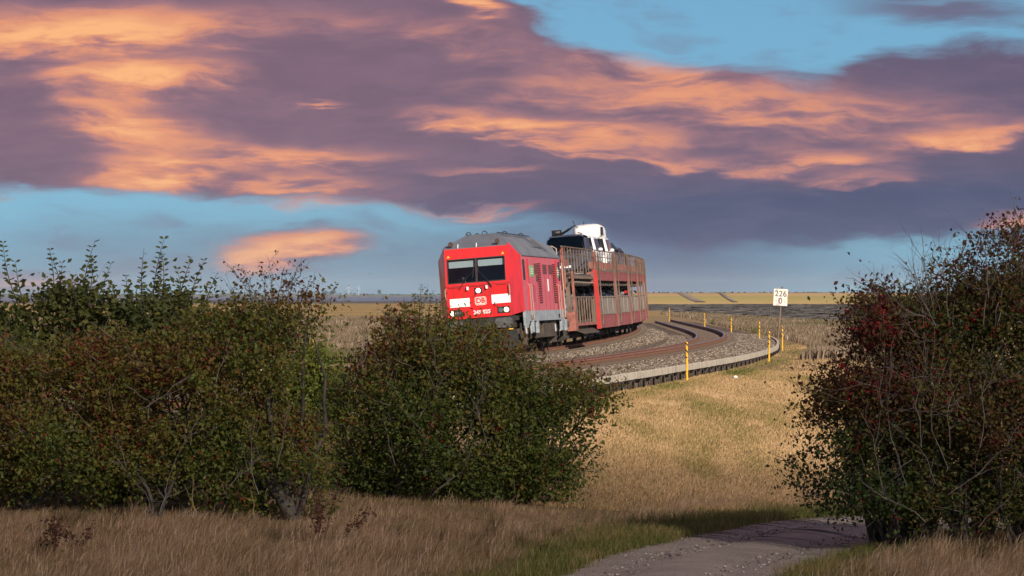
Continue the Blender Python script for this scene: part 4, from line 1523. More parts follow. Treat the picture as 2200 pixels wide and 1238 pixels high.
def build_car(name, label, cat, Mx, tpl, paint, zs=1.0, ls=1.0, ws=1.0, see=False, hlm=None, group='vehicles riding on the car train'):
    root = empty(name)
    root.matrix_world = Mx
    tag(root, label, cat, group)
    st = [(y * ls, w * ws, zb * zs, zt * zs, wt * ws) for y, w, zb, zt, wt in tpl]
    z0 = .22
    rings = []
    for y, w, zb, zt, wt in st:
        h = [(0, z0), (w * .9, z0), (w * .99, z0 + .12), (w, (z0 + zb) * .55), (w * .985, zb), (wt + (w - wt) * .12, zt - .07), (wt - .08, zt - .008), (0, zt)]
        r = [(x, y, z) for x, z in h] + [(-x, y, z) for x, z in h[-2:0:-1]]
        rings.append(r)
    n = len(rings[0])
    mb = MB()
    vs = [p for r in rings for p in r]
    fs = []
    for i in range(len(rings) - 1):
        for k in range(n):
            if see and i == 3 and k in (5, 6, 7, 8):
                continue
            if see and i in (4, 5) and k in (4, 9):
                continue
            fs.append((i * n + k, i * n + (k + 1) % n, (i + 1) * n + (k + 1) % n, (i + 1) * n + k))
    fs += [tuple(range(n))[::-1], tuple((len(rings) - 1) * n + k for k in range(n))]
    mb.add(vs, fs)
    mb.build('body', paint, root, smooth=False, bevel=0.03)
    g = G_CAR if see else G_DARK
    a, b = st[3], st[4]
    ea, eb = .012, .012
    ws_ = MB()
    nx = Vector((0, -(b[3] - a[3]), (b[0] - a[0]))).normalized()
    pts = [Vector((-a[4] * .93, a[0] + .03, a[3] + .02)), Vector((a[4] * .93, a[0] + .03, a[3] + .02)), Vector((b[4] * .90, b[0] - .03, b[3] - .03)), Vector((-b[4] * .90, b[0] - .03, b[3] - .03))]
    ws_.slab([p + nx * ea for p in pts], nx, .006)
    ws_.build('windscreen', g, root)
    wy = [(b[0] - .25 * ls, b[0] + .62 * ls), (b[0] + .72 * ls, b[0] + 1.55 * ls), (b[0] + 1.65 * ls, st[6][0] - .05)]

    def side(y, al):
        ysn = [q[0] for q in st]
        f = lambda j: float(np.interp(y, ysn, [q[j] for q in st]))
        w, zb, zt, wt = f(1) * .985, f(2), f(3), f(4)
        x1, z1 = wt + (w - wt) * .12, zt - .07
        return w + (x1 - w) * al + .008, zb + (z1 - zb) * al
    for s in (-1, 1):
        for ya, yb in wy:
            if yb - ya < .15:
                continue
            q = MB()
            A = [side(ya + (.12 if ya < b[0] else 0), .08), side(yb, .08), side(yb, .90), side(max(ya, b[0] + .1), .90)]
            Y = [ya - (.05 if ya < b[0] else 0), yb, yb, max(ya, b[0] + .1)]
            q.slab([(s * p[0], y, p[1]) for p, y in zip(A, Y)], (s, 0, 0), .006)
            q.build('side_window', g, root)
        mx = side(a[0] + .35 * ls, .1)
        m_ = MB().tube([(s * (mx[0] - .03), a[0] + .38 * ls, mx[1] + .02), (s * (mx[0] + .10), a[0] + .36 * ls, mx[1] + .06)], .025, 6)
        rr = []
        for k, (yy, sc) in enumerate(((-.02, .5), (.03, 1), (.12, 1), (.16, .7))):
            rr.append([(s * (mx[0] + .16) + .10 * sc * math.cos(w), a[0] + .33 * ls + yy, mx[1] + .10 + .085 * sc * math.sin(w)) for w in [i * math.pi / 5 for i in range(10)]])
        m_.loft(rr)
        m_.build('mirror', paint, root, smooth=False)
        hl = st[1]
        f = MB()
        f.slab([(s * hl[1] * .52, .035, hl[2] - .15), (s * hl[1] * .90, .10, hl[2] - .13), (s * hl[1] * .92, .16, hl[2] + .0), (s * hl[1] * .55, .05, hl[2] + .01)], (0, -1, 0), .03)
        f.build('headlight', hlm or M_HL, root)
        for yy in (st[2][0] + .05, st[6][0] - (.25 if tpl is CAR else .55)):
            w = MB().disc((s * (st[2][1] - .10), yy, .33), .33, 'x', .2, 18).build('wheel', M_TYRE, root)
            MB().disc((s * (st[2][1] + .003), yy, .33), .2, 'x', .01, 12).build('rim', MATS['damper_metal'], w)
    f0 = st[0]
    MB().box(-f0[1] * .62, f0[1] * .62, -.025, .02, f0[2] - .20, f0[2] - .03).build('grille', M_BLACK, root)
    MB().box(-f0[1] * .97, f0[1] * .97, -.05, .03, .26, .46).build('bumper', paint, root, bevel=.03)
    MB().box(-.26, .26, -.058, -.052, .38, .48).build('number_plate', M_WHITE, root)
    return root


P_CHAR = mat('paint_charcoal', (0.055, 0.060, 0.075), rough=0.28, coat=0.6)
P_BLACK = mat('paint_black', (0.010, 0.010, 0.012), rough=0.25, coat=0.6)
P_WHITE = mat('paint_white', (0.78, 0.79, 0.80), rough=0.3, coat=0.5)
P_NAVY = mat('paint_navy', (0.018, 0.024, 0.045), rough=0.28, coat=0.6)
P_SILV = mat('paint_silver', (0.45, 0.46, 0.48), rough=0.3, metal=0.6, coat=0.5)
P_CRED = mat('paint_car_red', (0.45, 0.02, 0.02), rough=0.3, coat=0.5)
UP, LO = 2.865, .965


def deck(Y, z):
    return pose(Y - 190, -S_TR, z)


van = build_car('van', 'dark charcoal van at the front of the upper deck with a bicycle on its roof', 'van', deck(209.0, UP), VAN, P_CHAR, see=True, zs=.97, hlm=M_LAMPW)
iv = MB()
iv.box(-.85, .85, 1.1, 1.5, .9, 1.06)
for x in (-.42, .42):
    iv.box(x - .24, x + .24, 2.35, 2.5, .75, 1.45)
    iv.box(x - .24, x + .24, 1.95, 2.4, .6, .75)
iv.build('seats_and_dash', M_INT, van)
for x in (-.55, .55):
    MB().box(x - .02, x + .02, 1.9, 4.4, 1.88, 1.92).build('roof_rail', M_DARK, van)
skin_person('person', 'driver in dark jacket seated at the right side of the van windscreen', deck(209.0, UP + .70) @ Matrix.Translation((.38, 2.15, 0)), (0.03, 0.035, 0.03), (0.05, 0.03, 0.02))
skin_person('person', 'passenger in dark clothes seated at the left of the van windscreen', deck(209.0, UP + .66) @ Matrix.Translation((-.40, 2.15, 0)), (0.05, 0.03, 0.03), (0.10, 0.06, 0.03))
yl = MB().box(-.05, .05, -.01, .01, -.09, .09).build('paper_slip', M_YEL)
yl.matrix_world = deck(209.0, UP + 1.22) @ Matrix.Translation((.18, 1.42, 0)) @ Matrix.Rotation(R(20), 4, 'Y')
tag(yl, 'small yellow paper slip held up behind the van windscreen', 'paper')


def build_bike(label, Mx):
    root = empty('bicycle')
    root.matrix_world = Mx
    tag(root, label, 'bicycle')
    for y in (0.0, 1.05):
        w = MB()
        w.tube([(0, y + .33 * math.cos(a), .34 + .33 * math.sin(a)) for a in [i * math.pi / 12 for i in range(25)]], .03, 5, cap=False)
        for k in range(8):
            a = k * math.pi / 4
            w.tube([(0, y, .34), (0, y + .32 * math.cos(a), .34 + .32 * math.sin(a))], .004, 3)
        w.disc((0, y, .34), .04, 'x', .08, 8)
        w.build('wheel', M_TYRE, root)
    f = MB()
    for a, b in (((0, .25, .86), (0, .70, .82)), ((0, .27, .78), (0, .52, .30)), ((0, .74, .90), (0, .52, .30)), ((0, .52, .30), (0, 1.05, .34)), ((0, .70, .80), (0, 1.05, .34)), ((0, .24, .95), (0, 0, .34))):
        f.tube([a, b], .03, 6)
    f.build('frame', M_DARK, root)
    MB().tube([(-.25, .30, 1.02), (-.12, .22, 1.0), (.12, .22, 1.0), (.25, .30, 1.02)], .028, 6).build('handlebar', M_BLACK, root)
    MB().slab([(-.07, .86, .92), (.07, .86, .92), (.02, .62, .93), (-.02, .62, .93)], (0, 0, 1), .05).build('saddle', M_BLACK, root, bevel=.015)
    MB().disc((.03, .52, .30), .10, 'x', .02, 12).build('chainring', M_DARK, root)


build_bike('dark bicycle strapped at a tilt on the right of the van roof', deck(209.0, UP + 1.86) @ Matrix.Translation((-.22, 2.0, .02)) @ Matrix.Rotation(R(60), 4, 'Y') @ Matrix.Scale(.75, 4))
bag = empty('roof_bag')
bag.matrix_world = deck(209.0, UP + 1.86) @ Matrix.Translation((-.42, 2.3, 0))
tag(bag, 'small dark bag strapped on the left of the van roof', 'bag')
bb = MB()
bb.loft([[(sc * .20 * math.copysign(abs(math.cos(w)) ** .6, math.cos(w)), y, .11 + sc * .11 * math.copysign(abs(math.sin(w)) ** .6, math.sin(w))) for w in [i * math.pi / 6 for i in range(12)]] for y, sc in ((0, .7), (.06, 1), (.6, 1.05), (.75, .7))])
bb.build('body', M_BLACK, bag, smooth=True)
MB().box(-.22, .22, .25, .29, -.01, .235).build('strap', M_DARK, bag)

build_car('van', 'small white van behind the charcoal van on the upper deck', 'van', deck(216.2, UP), VAN, P_WHITE, zs=.97)
cv = build_car('camper_van', 'white camper van with tall rounded overcab roof on the upper deck', 'camper van', deck(226, UP), VAN, P_WHITE, zs=1.0, ls=1.15, ws=1.02)
al = MB()
rings = []
for y, hw, z0, z1 in ((.95, .42, 1.90, 2.10), (1.05, .56, 1.78, 2.34), (1.35, .62, 1.74, 2.48), (2.2, .68, 1.76, 2.54), (4.6, .72, 1.5, 2.52), (5.5, .72, 1.2, 2.50)):
    c = (z0 + z1) / 2
    rings.append([(hw * math.copysign(abs(math.cos(w)) ** .5, math.cos(w)), y, c + (z1 - z0) / 2 * math.copysign(abs(math.sin(w)) ** .5, math.sin(w))) for w in [(i + .5) * math.pi / 8 for i in range(16)]])
al.loft(rings)
al.build('overcab_roof', mat('camper_shell', (0.80, 0.78, 0.74), rough=0.4), cv, smooth=True)
MB().slab([(.66, 1.5, 1.95), (.69, 2.3, 1.95), (.69, 2.3, 2.35), (.65, 1.6, 2.35)], (1, 0, 0), .04).build('overcab_window', G_DARK, cv)
MB().tube([(-.1, 1.2, 2.5), (-.1, 1.22, 2.66)], .02, 5).build('aerial', M_BLACK, cv)
build_car('car', 'dark off-road car with roof rails behind the camper on the upper deck', 'car', deck(232.5, UP), CAR, P_BLACK, zs=1.24, ls=1.08, ws=1.05)
build_car('car', 'navy people carrier on the upper deck, third dark vehicle from the camper end', 'car', deck(239, UP), CAR, P_NAVY, zs=1.20, ls=1.08, ws=1.03)
build_car('car', 'dark car far back on the upper deck, only its roof above the railing', 'car', deck(245.5, UP), CAR, P_CHAR, zs=1.1, ls=1.0)
build_car('car', 'farthest dark car on the upper deck at the end of the visible train', 'car', deck(252, UP), CAR, P_BLACK, zs=1.1, ls=1.0)
ORD = ('front', 'middle', 'rear')
WN = ('first', 'second', 'third', 'fourth')
PAL = [(P_BLACK, 'black'), (P_CHAR, 'charcoal'), (P_NAVY, 'navy'), (P_BLACK, 'black'), (P_NAVY, 'navy'), (P_CHAR, 'charcoal'), (P_SILV, 'silver'), (P_CRED, 'red'), (P_BLACK, 'black'), (P_CHAR, 'charcoal'), (P_SILV, 'silver'), (P_BLACK, 'black')]
for Y, pm, lb in ((196.5, P_SILV, 'silver car just inside the open end of the leading wagon, lower deck'),
                  (202.0, P_BLACK, 'black car behind the entrance bars on the lower deck of the leading wagon')):
    build_car('car', lb, 'car', deck(Y, LO), CAR, pm)
for w in range(4):
    for k in range(3):
        pm, cn = PAL[w * 3 + k]
        build_car('car', '%s car in the %s place of the lower deck, %s closed-sided wagon' % (cn, ORD[k], WN[w]), 'car', deck(190 + WAG_T[w] + .35 + 4.5 * k, LO), CAR, pm, zs=1.06 + .06 * ((w + k) % 2))

# ------------------------------------------------------------------ marker stakes and kilometre board
def stake_mat():
    m = bpy.data.materials.new('stake_yellow_black')
    m.use_nodes = True
    N = NT(m.node_tree)
    b = N.n['Principled BSDF']
    b.inputs['Roughness'].default_value = 0.5
    v = N.node('ShaderNodeTexCoord').outputs['Object']
    sp = N.node('ShaderNodeSeparateXYZ')
    N.put(sp.inputs[0], v)
    h = N.math('ADD', sp.outputs[2], N.math('MULTIPLY', sp.outputs[0], 1.1))
    fr = N.math('FRACT', N.math('DIVIDE', h, 0.21))
    st = N.math('MULTIPLY', N.math('GREATER_THAN', fr, 0.70), N.math('GREATER_THAN', sp.outputs[2], 0.80))
    n = N.noise(v, 9, 4, 0.6)
    y = N.mix(N.remap(n, 0.4, 0.7), (0.74, 0.40, 0.02, 1), (0.58, 0.30, 0.02, 1))
    N.put(b.inputs['Base Color'], N.mix(st, y, (0.018, 0.014, 0.012, 1)))
    return m


M_STAKE = stake_mat()
STK = [(1476, 735, 146.5, 'nearest yellow and black marker stake, in front of the pale kerb'),
       (1652, 712, 193, 'yellow and black marker stake in front of the kerb bend, left of the outermost one'),
       (1681, 702, 236, 'outermost yellow and black marker stake, just right of the kilometre board post'),
       (1631, 690, 268, 'yellow and black marker stake behind the far end of the kerb'),
       (1571, 681, 318, 'yellow and black marker stake by the outer rail at the bend'),
       (1514, 672, 372, 'yellow and black marker stake beyond the bend, second from the wagons'),
       (1437.5, 661, 470, 'farthest yellow and black marker stake, close to the last wagon'),
       (672, 729, 150, 'yellow and black marker stake left of the hawthorn, beyond the track')]
for px, top, Y, lb in STK:
    X = (px - 1100) / FPX * Y
    zt = CAMZ - (top - 632) / FPX * Y
    zb = float(ground_z(X, Y)) - 0.1
    H = zt - zb
    mb = MB()
    sc = 1.0 if Y < 300 else 1.15
    mb.tube([(0, 0, 0), (0, 0, H - .03), (0, 0, H)], [.038 * sc, .038 * sc, .025], 10)
    o = mb.build('marker_stake', M_STAKE)
    o.location = (X, Y, zb)
    o.rotation_euler = (random.uniform(-.01, .01), random.uniform(-.012, .012), 0)
    tag(o, lb, 'marker stake', 'yellow marker stakes along the line')

Y = 285.0
X = (1672 - 1100) / FPX * Y
s = FPX / Y
zb = float(ground_z(X, Y)) - .2
root = empty('kilometre_board', (X, Y, zb))
tag(root, 'white rusty kilometre board with black numerals on a brown post', 'sign')
zt = CAMZ + (632 - 616) / s - zb
lean = (1678 - 1669) / s
MB().tube([(-.05, .05, 0), (lean, .05, zt)], .055, 8).build('post', M_WRUST, root)
z0, z1 = CAMZ + (632 - 657) / s - zb, CAMZ + (632 - 621) / s - zb
cx = (1677 - 1672) / s
M_BOARD = mat('board_white_rust', (0.70, 0.66, 0.60), (0.36, 0.20, 0.11), 3.4, 0.6, lo=0.52, hi=0.66)
pb = MB().box(-15 / s, 15 / s, -.02, .02, -(z1 - z0) / 2, (z1 - z0) / 2).build('plate', M_BOARD, root)
pb.location = (cx, -.03, (z0 + z1) / 2)
pb.rotation_euler = (0, R(3), 0)
MK = mat('numeral_black', (0.02, 0.02, 0.02), rough=0.6)
text_mesh('numeral', '226', .48, MK, pb, Matrix.Translation((0, -.024, .20)) @ Matrix.Rotation(R(90), 4, 'X'), .003, .002)
text_mesh('numeral', '0', .48, MK, pb, Matrix.Translation((0, -.024, -.23)) @ Matrix.Rotation(R(90), 4, 'X'), .003, .002)

# ------------------------------------------------------------------ vegetation
def tubes_np(P, Rd, m=4):
    """P (n,k,3) polylines, Rd (n,k) radii -> V, F quads"""
    n, k = P.shape[:2]
    T = np.empty_like(P)
    T[:, 1:-1] = P[:, 2:] - P[:, :-2]
    T[:, 0] = P[:, 1] - P[:, 0]
    T[:, -1] = P[:, -1] - P[:, -2]
    T /= np.linalg.norm(T, axis=2, keepdims=True) + 1e-9
    ref = np.where(np.abs(T[..., 2:3]) < 0.8, np.array([0, 0, 1.0]), np.array([1.0, 0, 0]))
    A = np.cross(T, ref)
    A /= np.linalg.norm(A, axis=2, keepdims=True) + 1e-9
    B = np.cross(A, T)
    w = np.arange(m) * 2 * np.pi / m
    V = P[:, :, None] + (A[:, :, None] * np.cos(w)[None, None, :, None] + B[:, :, None] * np.sin(w)[None, None, :, None]) * Rd[:, :, None, None]
    i = np.arange(n)[:, None, None] * (k * m) + np.arange(k - 1)[None, :, None] * m
    a = np.arange(m)[None, None]
    b = (np.arange(m) + 1) % m
    F = np.stack([i + a, i + b, i + m + b, i + m + a], -1).reshape(-1, 4)
    return V.reshape(-1, 3), F


def leaves_np(C, size, up=0.35, aspect=0.62):
    """a folded leaf (two triangles) at each point"""
    n = len(C)
    d = RNG.normal(size=(n, 3))
    d /= np.linalg.norm(d, axis=1)[:, None]
    nr = RNG.normal(size=(n, 3)) + np.array([0, -0.3, up * 2])
    sd = np.cross(d, nr)
    sd /= np.linalg.norm(sd, axis=1)[:, None] + 1e-9
    nn = np.cross(sd, d)
    s = size[:, None]
    b = C - d * s * 0.5
    t = C + d * s * 0.5 - nn * s * 0.10
    l = C + sd * s * aspect * 0.5 + nn * s * 0.12
    r = C - sd * s * aspect * 0.5 + nn * s * 0.12
    V = np.stack([b, l, t, r], 1).reshape(-1, 3)
    k = np.arange(n)[:, None] * 4
    F = np.concatenate([k + np.array([[0, 1, 2]]), k + np.array([[0, 2, 3]])], 0)
    return V, F


def poly_sample(poly, n):
    poly = np.array(poly, float)
    lo, hi = poly.min(0), poly.max(0)
    a, b = poly, np.roll(poly, -1, 0)
    out = []
    tot = 0
    while tot < n:
        p = lo + (hi - lo) * RNG.random((n * 2, 2))
        c = np.zeros(len(p), bool)
        for (x1, y1), (x2, y2) in zip(a, b):
            c ^= ((y1 > p[:, 1]) != (y2 > p[:, 1])) & (p[:, 0] < (x2 - x1) * (p[:, 1] - y1) / (y2 - y1 + 1e-12) + x1)
        out.append(p[c])
        tot += c.sum()
    p = np.concatenate(out)[:n]
    dm = np.full(len(p), 1e9)
    for q1, q2 in zip(a, b):
        e = q2 - q1
        h = np.clip(((p - q1) @ e) / (e @ e + 1e-9), 0, 1)
        dm = np.minimum(dm, np.linalg.norm(p - q1 - h[:, None] * e, axis=1))
    return p, dm


M_BARK = mat('hawthorn_bark', (0.105, 0.085, 0.07), (0.045, 0.036, 0.03), 9, 0.9, bump=0.01, bscale=40)
M_TWIG = mat('hawthorn_twig', (0.24, 0.20, 0.175), (0.12, 0.095, 0.08), 4, 0.9)
M_BERRY = mat('haw_red', (0.45, 0.020, 0.022), (0.26, 0.010, 0.014), 8, 0.35)
M_LICHEN = mat('lichen_bark', (0.34, 0.22, 0.05), (0.16, 0.13, 0.09), 14, 0.9)


def px_to_world(p, Y):
    """photograph pixels (n,2) at distances Y (n,) -> points"""
    return np.stack([(p[:, 0] - 1100) / FPX * Y, Y + 0 * p[:, 0], CAMZ - (p[:, 1] - 632) / FPX * Y], -1)


def build_bush(label, poly, Y, depth, ncl, per, lsize, stems, mleaf, tintf, berries=0, ntwig=500, group='hawthorn and scrub bushes', name='hawthorn_bush', spread=0.155, gap=-0.22, nbranch=90, extra=None, berryf=None, barer=None, name2='crown', trunk_r=.06):
    s = FPX / Y
    bx = np.mean([q[0] for q in stems])
    bp = px_to_world(np.array([[bx, 632]]), np.array([Y]))[0]
    origin = np.array([bp[0], Y, float(ground_z(bp[0], Y))])
    root = empty(name, origin)
    tag(root, label, 'bush', group)
    # clumps through the volume of the crown, thick in the middle, thin at the outline
    p, dm = poly_sample(poly, ncl)
    e = np.clip(dm / s / (depth * 0.9), 0, 1)
    h = depth * np.sqrt(1 - (1 - e) ** 2) + 0.10
    side = np.where(RNG.random(ncl) < 0.62, -1.0, 1.0)
    yy = side * h * RNG.random(ncl) ** 0.45
    C = px_to_world(p, np.full(ncl, Y))
    C[:, 1] += yy
    lump = np.stack([vnoise(C * 2.6, 1.0 + Y), 0.6 * vnoise(C * 2.6, 5.0 + Y), 0.9 * vnoise(C * 2.6, 9.0 + Y) - 0.3], -1)
    big = np.stack([vnoise(C * 1.25, 2.0 + Y), 0 * C[:, 0], 0.8 * vnoise(C * 1.25, 4.0 + Y) - 0.25], -1)
    C = C + (lump * 0.22 + big * 0.24) * np.clip(1.2 - dm / s / 0.6, 0.1, 1)[:, None]
    C[:, 1] = Y + (C[:, 1] - Y) * (0.78 + 0.34 * vnoise(C * np.array([1.9, 0.0, 2.2]), Y * 1.3))
    vn = vnoise(C * 2.3, Y) + 0.6 * vnoise(C * 5.1, Y * 2)
    keep = vn > gap
    if barer is not None:
        keep &= RNG.random(ncl) > barer(p)
    gz = ground_z(C[:, 0], C[:, 1])
    keep &= C[:, 2] > gz + 0.12
    C, p, vn, dmk = C[keep], p[keep], vn[keep], dm[keep]
    nc = len(C)
    # leaves
    L = np.repeat(C, per, 0) + RNG.normal(size=(nc * per, 3)) * spread * np.repeat(0.6 + 0.8 * RNG.random(nc), per)[:, None] * np.array([1, 1, 0.8])
    ok = L[:, 2] > ground_z(L[:, 0], L[:, 1]) + 0.05
    tl = np.repeat(tintf(p, C) + RNG.normal(size=nc) * 0.15, per) + RNG.normal(size=nc * per) * 0.09
    L, tl = L[ok], np.clip(tl[ok], 0, 1)
    V, F = leaves_np(L, lsize * (0.45 + 1.1 * RNG.random(len(L)) ** 1.2))
    tn = np.repeat(tl, 4)
    if extra is not None:
        V2, F2, t2 = extra(origin)
        F = np.concatenate([F, F2 + len(V)])
        V = np.concatenate([V, V2])
        tn = np.concatenate([tn, t2])
    tag(np_mesh(name2, V - origin, F, mleaf, tn, root), kind='stuff')
    # stems and branches
    nb = nbranch
    idx = RNG.choice(nc, nb)
    tgt = C[idx]
    st = np.array(stems, float)
    si = np.argmin(np.abs(st[None, :, 0] - p[idx][:, None, 0]) + 120 * RNG.random((nb, len(st))), 1)
    B = px_to_world(st, np.full(len(st), Y))
    B[:, 1] += (RNG.random(len(st)) - 0.5) * depth * 0.8
    B[:, 2] = ground_z(B[:, 0], B[:, 1]) - 0.05
    b0 = B[si]
    K = 9
    u = np.linspace(0, 1, K)[None, :, None]
    mid = b0 + (tgt - b0) * np.array([0.22, 0.22, 0.42])
    P = (1 - u) ** 2 * b0[:, None] + 2 * u * (1 - u) * mid[:, None] + u ** 2 * tgt[:, None]
    wob = np.cumsum(RNG.normal(size=(nb, K, 3)) * 0.045, 1)
    P = P + wob * np.sin(np.pi * np.linspace(0, 1, K))[None, :, None] * 1.3
    r0 = 0.012 + trunk_r * 0.45 * RNG.random(nb)
    Rd = r0[:, None] * (1 - np.linspace(0, 1, K)[None]) ** 0.8 + 0.004
    V, F = tubes_np(P, Rd, 5)
    np_mesh('branches', V - origin, F, M_BARK, None, root, smooth=True)
    # each main stem is a thick tapering limb
    for k in range(len(st)):
        tg = C[RNG.integers(nc)]
        a = B[k]
        pts = []
        top = a + np.array([(tg[0] - a[0]) * 0.35, 0.0, 1.1 + 0.7 * RNG.random()])
        for q in range(8):
            f = q / 7
            pts.append(a * (1 - f) + top * f + RNG.normal(size=3) * np.array([0.05, 0.05, 0.02]) * (0.3 + f))
        rr = trunk_r * (0.7 + 0.6 * RNG.random()) * (1 - 0.6 * np.linspace(0, 1, 8))
        V, F = tubes_np(np.array([pts]), np.array([rr]), 8)
        np_mesh('trunk', V - origin, F, M_BARK, None, root, smooth=True)
    # twigs poking out at the surface
    if ntwig:
        idx = RNG.choice(nc, ntwig)
        a = C[idx] + RNG.normal(size=(ntwig, 3)) * 0.08
        dr = RNG.normal(size=(ntwig, 3)) * np.array([0.7, 0.5, 0.6]) + np.array([0, -0.35, 0.55])
        dr /= np.linalg.norm(dr, axis=1)[:, None]
        ln = 0.18 + 0.38 * RNG.random(ntwig)
        u = np.linspace(0, 1, 5)
        P = a[:, None] + dr[:, None] * (ln[:, None] * u[None])[..., None] + np.cumsum(RNG.normal(size=(ntwig, 5, 3)) * 0.018, 1)
        V, F = tubes_np(P, (0.0055 * (1 - 0.75 * u))[None] * (0.7 + 0.8 * RNG.random(ntwig))[:, None], 3)
        tag(np_mesh('twigs', V - origin, F, M_TWIG, None, root), kind='stuff')
    if berries:
        w = np.ones(nc) if berryf is None else berryf(p)
        idx = RNG.choice(nc, berries // 6, p=w / w.sum())
        bc = np.repeat(C[idx], 6, 0) + RNG.normal(size=(berries // 6 * 6, 3)) * 0.042 + np.array([0, -0.06, 0])
        nbq = len(bc)
        oc = np.array([(1, 0, 0), (-1, 0, 0), (0, 1, 0), (0, -1, 0), (0, 0, 1), (0, 0, -1)]) * 0.014
        fs = np.array([(0, 2, 4), (2, 1, 4), (1, 3, 4), (3, 0, 4), (2, 0, 5), (1, 2, 5), (3, 1, 5), (0, 3, 5)])
        V = (bc[:, None] + oc[None] * (0.7 + 0.6 * RNG.random((nbq, 1, 1)))).reshape(-1, 3)
        F = (np.arange(nbq)[:, None, None] * 6 + fs[None]).reshape(-1, 3)
        tag(np_mesh('berries', V - origin, F, M_BERRY, None, root), kind='stuff')
    return root


def shoots(specs, Y, lsize, tint, step=0.055):
    """leafy upright shoots: list of (base px, tip px, bend px, leaves)"""
    def f(origin):
        Vs, Fs, Ts, n = [], [], [], 0
        for (bx, by), (tx, ty), bend, big in specs:
            yo = RNG.normal() * 0.25
            a = px_to_world(np.array([[bx, by]]), np.array([Y]))[0]
            b = px_to_world(np.array([[tx, ty]]), np.array([Y]))[0]
            m = (a + b) / 2 + np.array([bend / (FPX / Y), 0, 0])
            a[1] += yo
            b[1] += yo
            m[1] += yo
            u = np.linspace(0, 1, 12)[:, None]
            P = (1 - u) ** 2 * a + 2 * u * (1 - u) * m + u ** 2 * b
            V, F = tubes_np(P[None], (0.011 * (1 - 0.8 * u[:, 0]))[None], 4)
            F = np.concatenate([F[:, [0, 1, 2]], F[:, [0, 2, 3]]])
            Vs.append(V)
            Fs.append(F + n)
            Ts.append(np.full(len(V), 0.86))
            n += len(V)
            ln = np.linalg.norm(b - a)
            k = max(4, int(ln / step))
            for j in range(k):
                w = (j + 0.6) / k
                c = (1 - w) ** 2 * a + 2 * w * (1 - w) * m + w ** 2 * b
                for sd in (-1, 1):
                    if RNG.random() < 0.18:
                        continue
                    sz = lsize * big * (1.05 - 0.55 * w) * (0.75 + 0.5 * RNG.random())
                    d = np.array([sd * (0.8 + 0.3 * RNG.random()), RNG.normal() * 0.6, 0.35 + 0.4 * RNG.random()])
                    d /= np.linalg.norm(d)
                    nr = np.array([RNG.normal() * 0.4 - sd * 0.3, -0.6 + RNG.normal() * 0.4, 0.8])
                    q = np.cross(d, nr)
                    q /= np.linalg.norm(q)
                    nn = np.cross(q, d)
                    o = c + d * 0.01
                    pts = np.array([o, o + d * sz * .35 + q * sz * .36 + nn * sz * .1, o + d * sz * .75 + q * sz * .26 + nn * sz * .08, o + d * sz - nn * sz * .12,
                                    o + d * sz * .75 - q * sz * .26 + nn * sz * .08, o + d * sz * .35 - q * sz * .36 + nn * sz * .1])
                    Vs.append(pts)
                    Fs.append(np.array([(0, 1, 2), (0, 2, 3), (0, 3, 4), (0, 4, 5)]) + n)
                    Ts.append(np.full(6, np.clip(tint + RNG.normal() * 0.10, 0, 0.8)))
                    n += 6
        return np.concatenate(Vs), np.concatenate(Fs), np.concatenate(Ts)
    return f


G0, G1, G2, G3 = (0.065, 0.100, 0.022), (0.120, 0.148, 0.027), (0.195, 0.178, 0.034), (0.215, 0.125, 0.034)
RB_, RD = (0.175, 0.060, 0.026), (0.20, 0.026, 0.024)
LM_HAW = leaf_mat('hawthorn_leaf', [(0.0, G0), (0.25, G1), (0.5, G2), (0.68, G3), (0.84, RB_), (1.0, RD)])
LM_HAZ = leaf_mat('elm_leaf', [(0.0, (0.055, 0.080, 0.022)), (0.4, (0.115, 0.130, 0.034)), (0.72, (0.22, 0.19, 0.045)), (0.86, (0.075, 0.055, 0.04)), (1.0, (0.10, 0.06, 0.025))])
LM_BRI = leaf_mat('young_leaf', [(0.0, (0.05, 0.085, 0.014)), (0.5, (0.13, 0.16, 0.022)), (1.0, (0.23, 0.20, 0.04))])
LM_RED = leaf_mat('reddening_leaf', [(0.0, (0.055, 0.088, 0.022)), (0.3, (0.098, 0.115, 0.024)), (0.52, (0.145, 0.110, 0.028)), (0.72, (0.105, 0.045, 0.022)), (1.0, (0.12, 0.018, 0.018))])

POLY_L = [(-70, 690), (40, 705), (120, 735), (220, 745), (300, 715), (380, 690), (450, 680), (520, 640), (560, 622), (620, 615), (690, 632), (735, 640), (690, 668), (665, 700), (645, 742), (612, 785), (615, 860), (660, 930), (705, 1010), (700, 1070), (600, 1095), (520, 1095), (420, 1105), (300, 1118), (150, 1122), (0, 1118), (-70, 1115)]
POLY_H = [(-70, 670), (20, 675), (70, 660), (110, 632), (180, 630), (225, 670), (260, 640), (330, 640), (350, 625), (420, 640), (450, 670), (480, 670), (520, 740), (460, 820), (-70, 820)]
POLY_M = [(745, 835), (782, 775), (802, 722), (842, 688), (900, 662), (945, 678), (1000, 692), (1060, 704), (1110, 730), (1140, 755), (1160, 795), (1215, 796), (1270, 812), (1292, 834), (1262, 866), (1225, 895), (1245, 945), (1238, 1000), (1212, 1055), (1170, 1082), (1130, 1092), (1040, 1108), (900, 1112), (790, 1110), (730, 1060), (715, 950), (722, 860)]
POLY_S = [(600, 820), (625, 765), (652, 738), (692, 735), (728, 770), (738, 860), (735, 950), (640, 960), (600, 900)]
POLY_R = [(1782, 712), (1812, 682), (1855, 645), (1910, 645), (1950, 630), (2000, 610), (2040, 555), (2095, 505), (2160, 470), (2290, 480), (2290, 1150), (2150, 1160), (2040, 1130), (1960, 1115), (1910, 1095), (1870, 1085), (1815, 1080), (1775, 1060), (1765, 1020), (1775, 980), (1760, 935), (1808, 890), (1775, 845), (1800, 790), (1830, 755)]

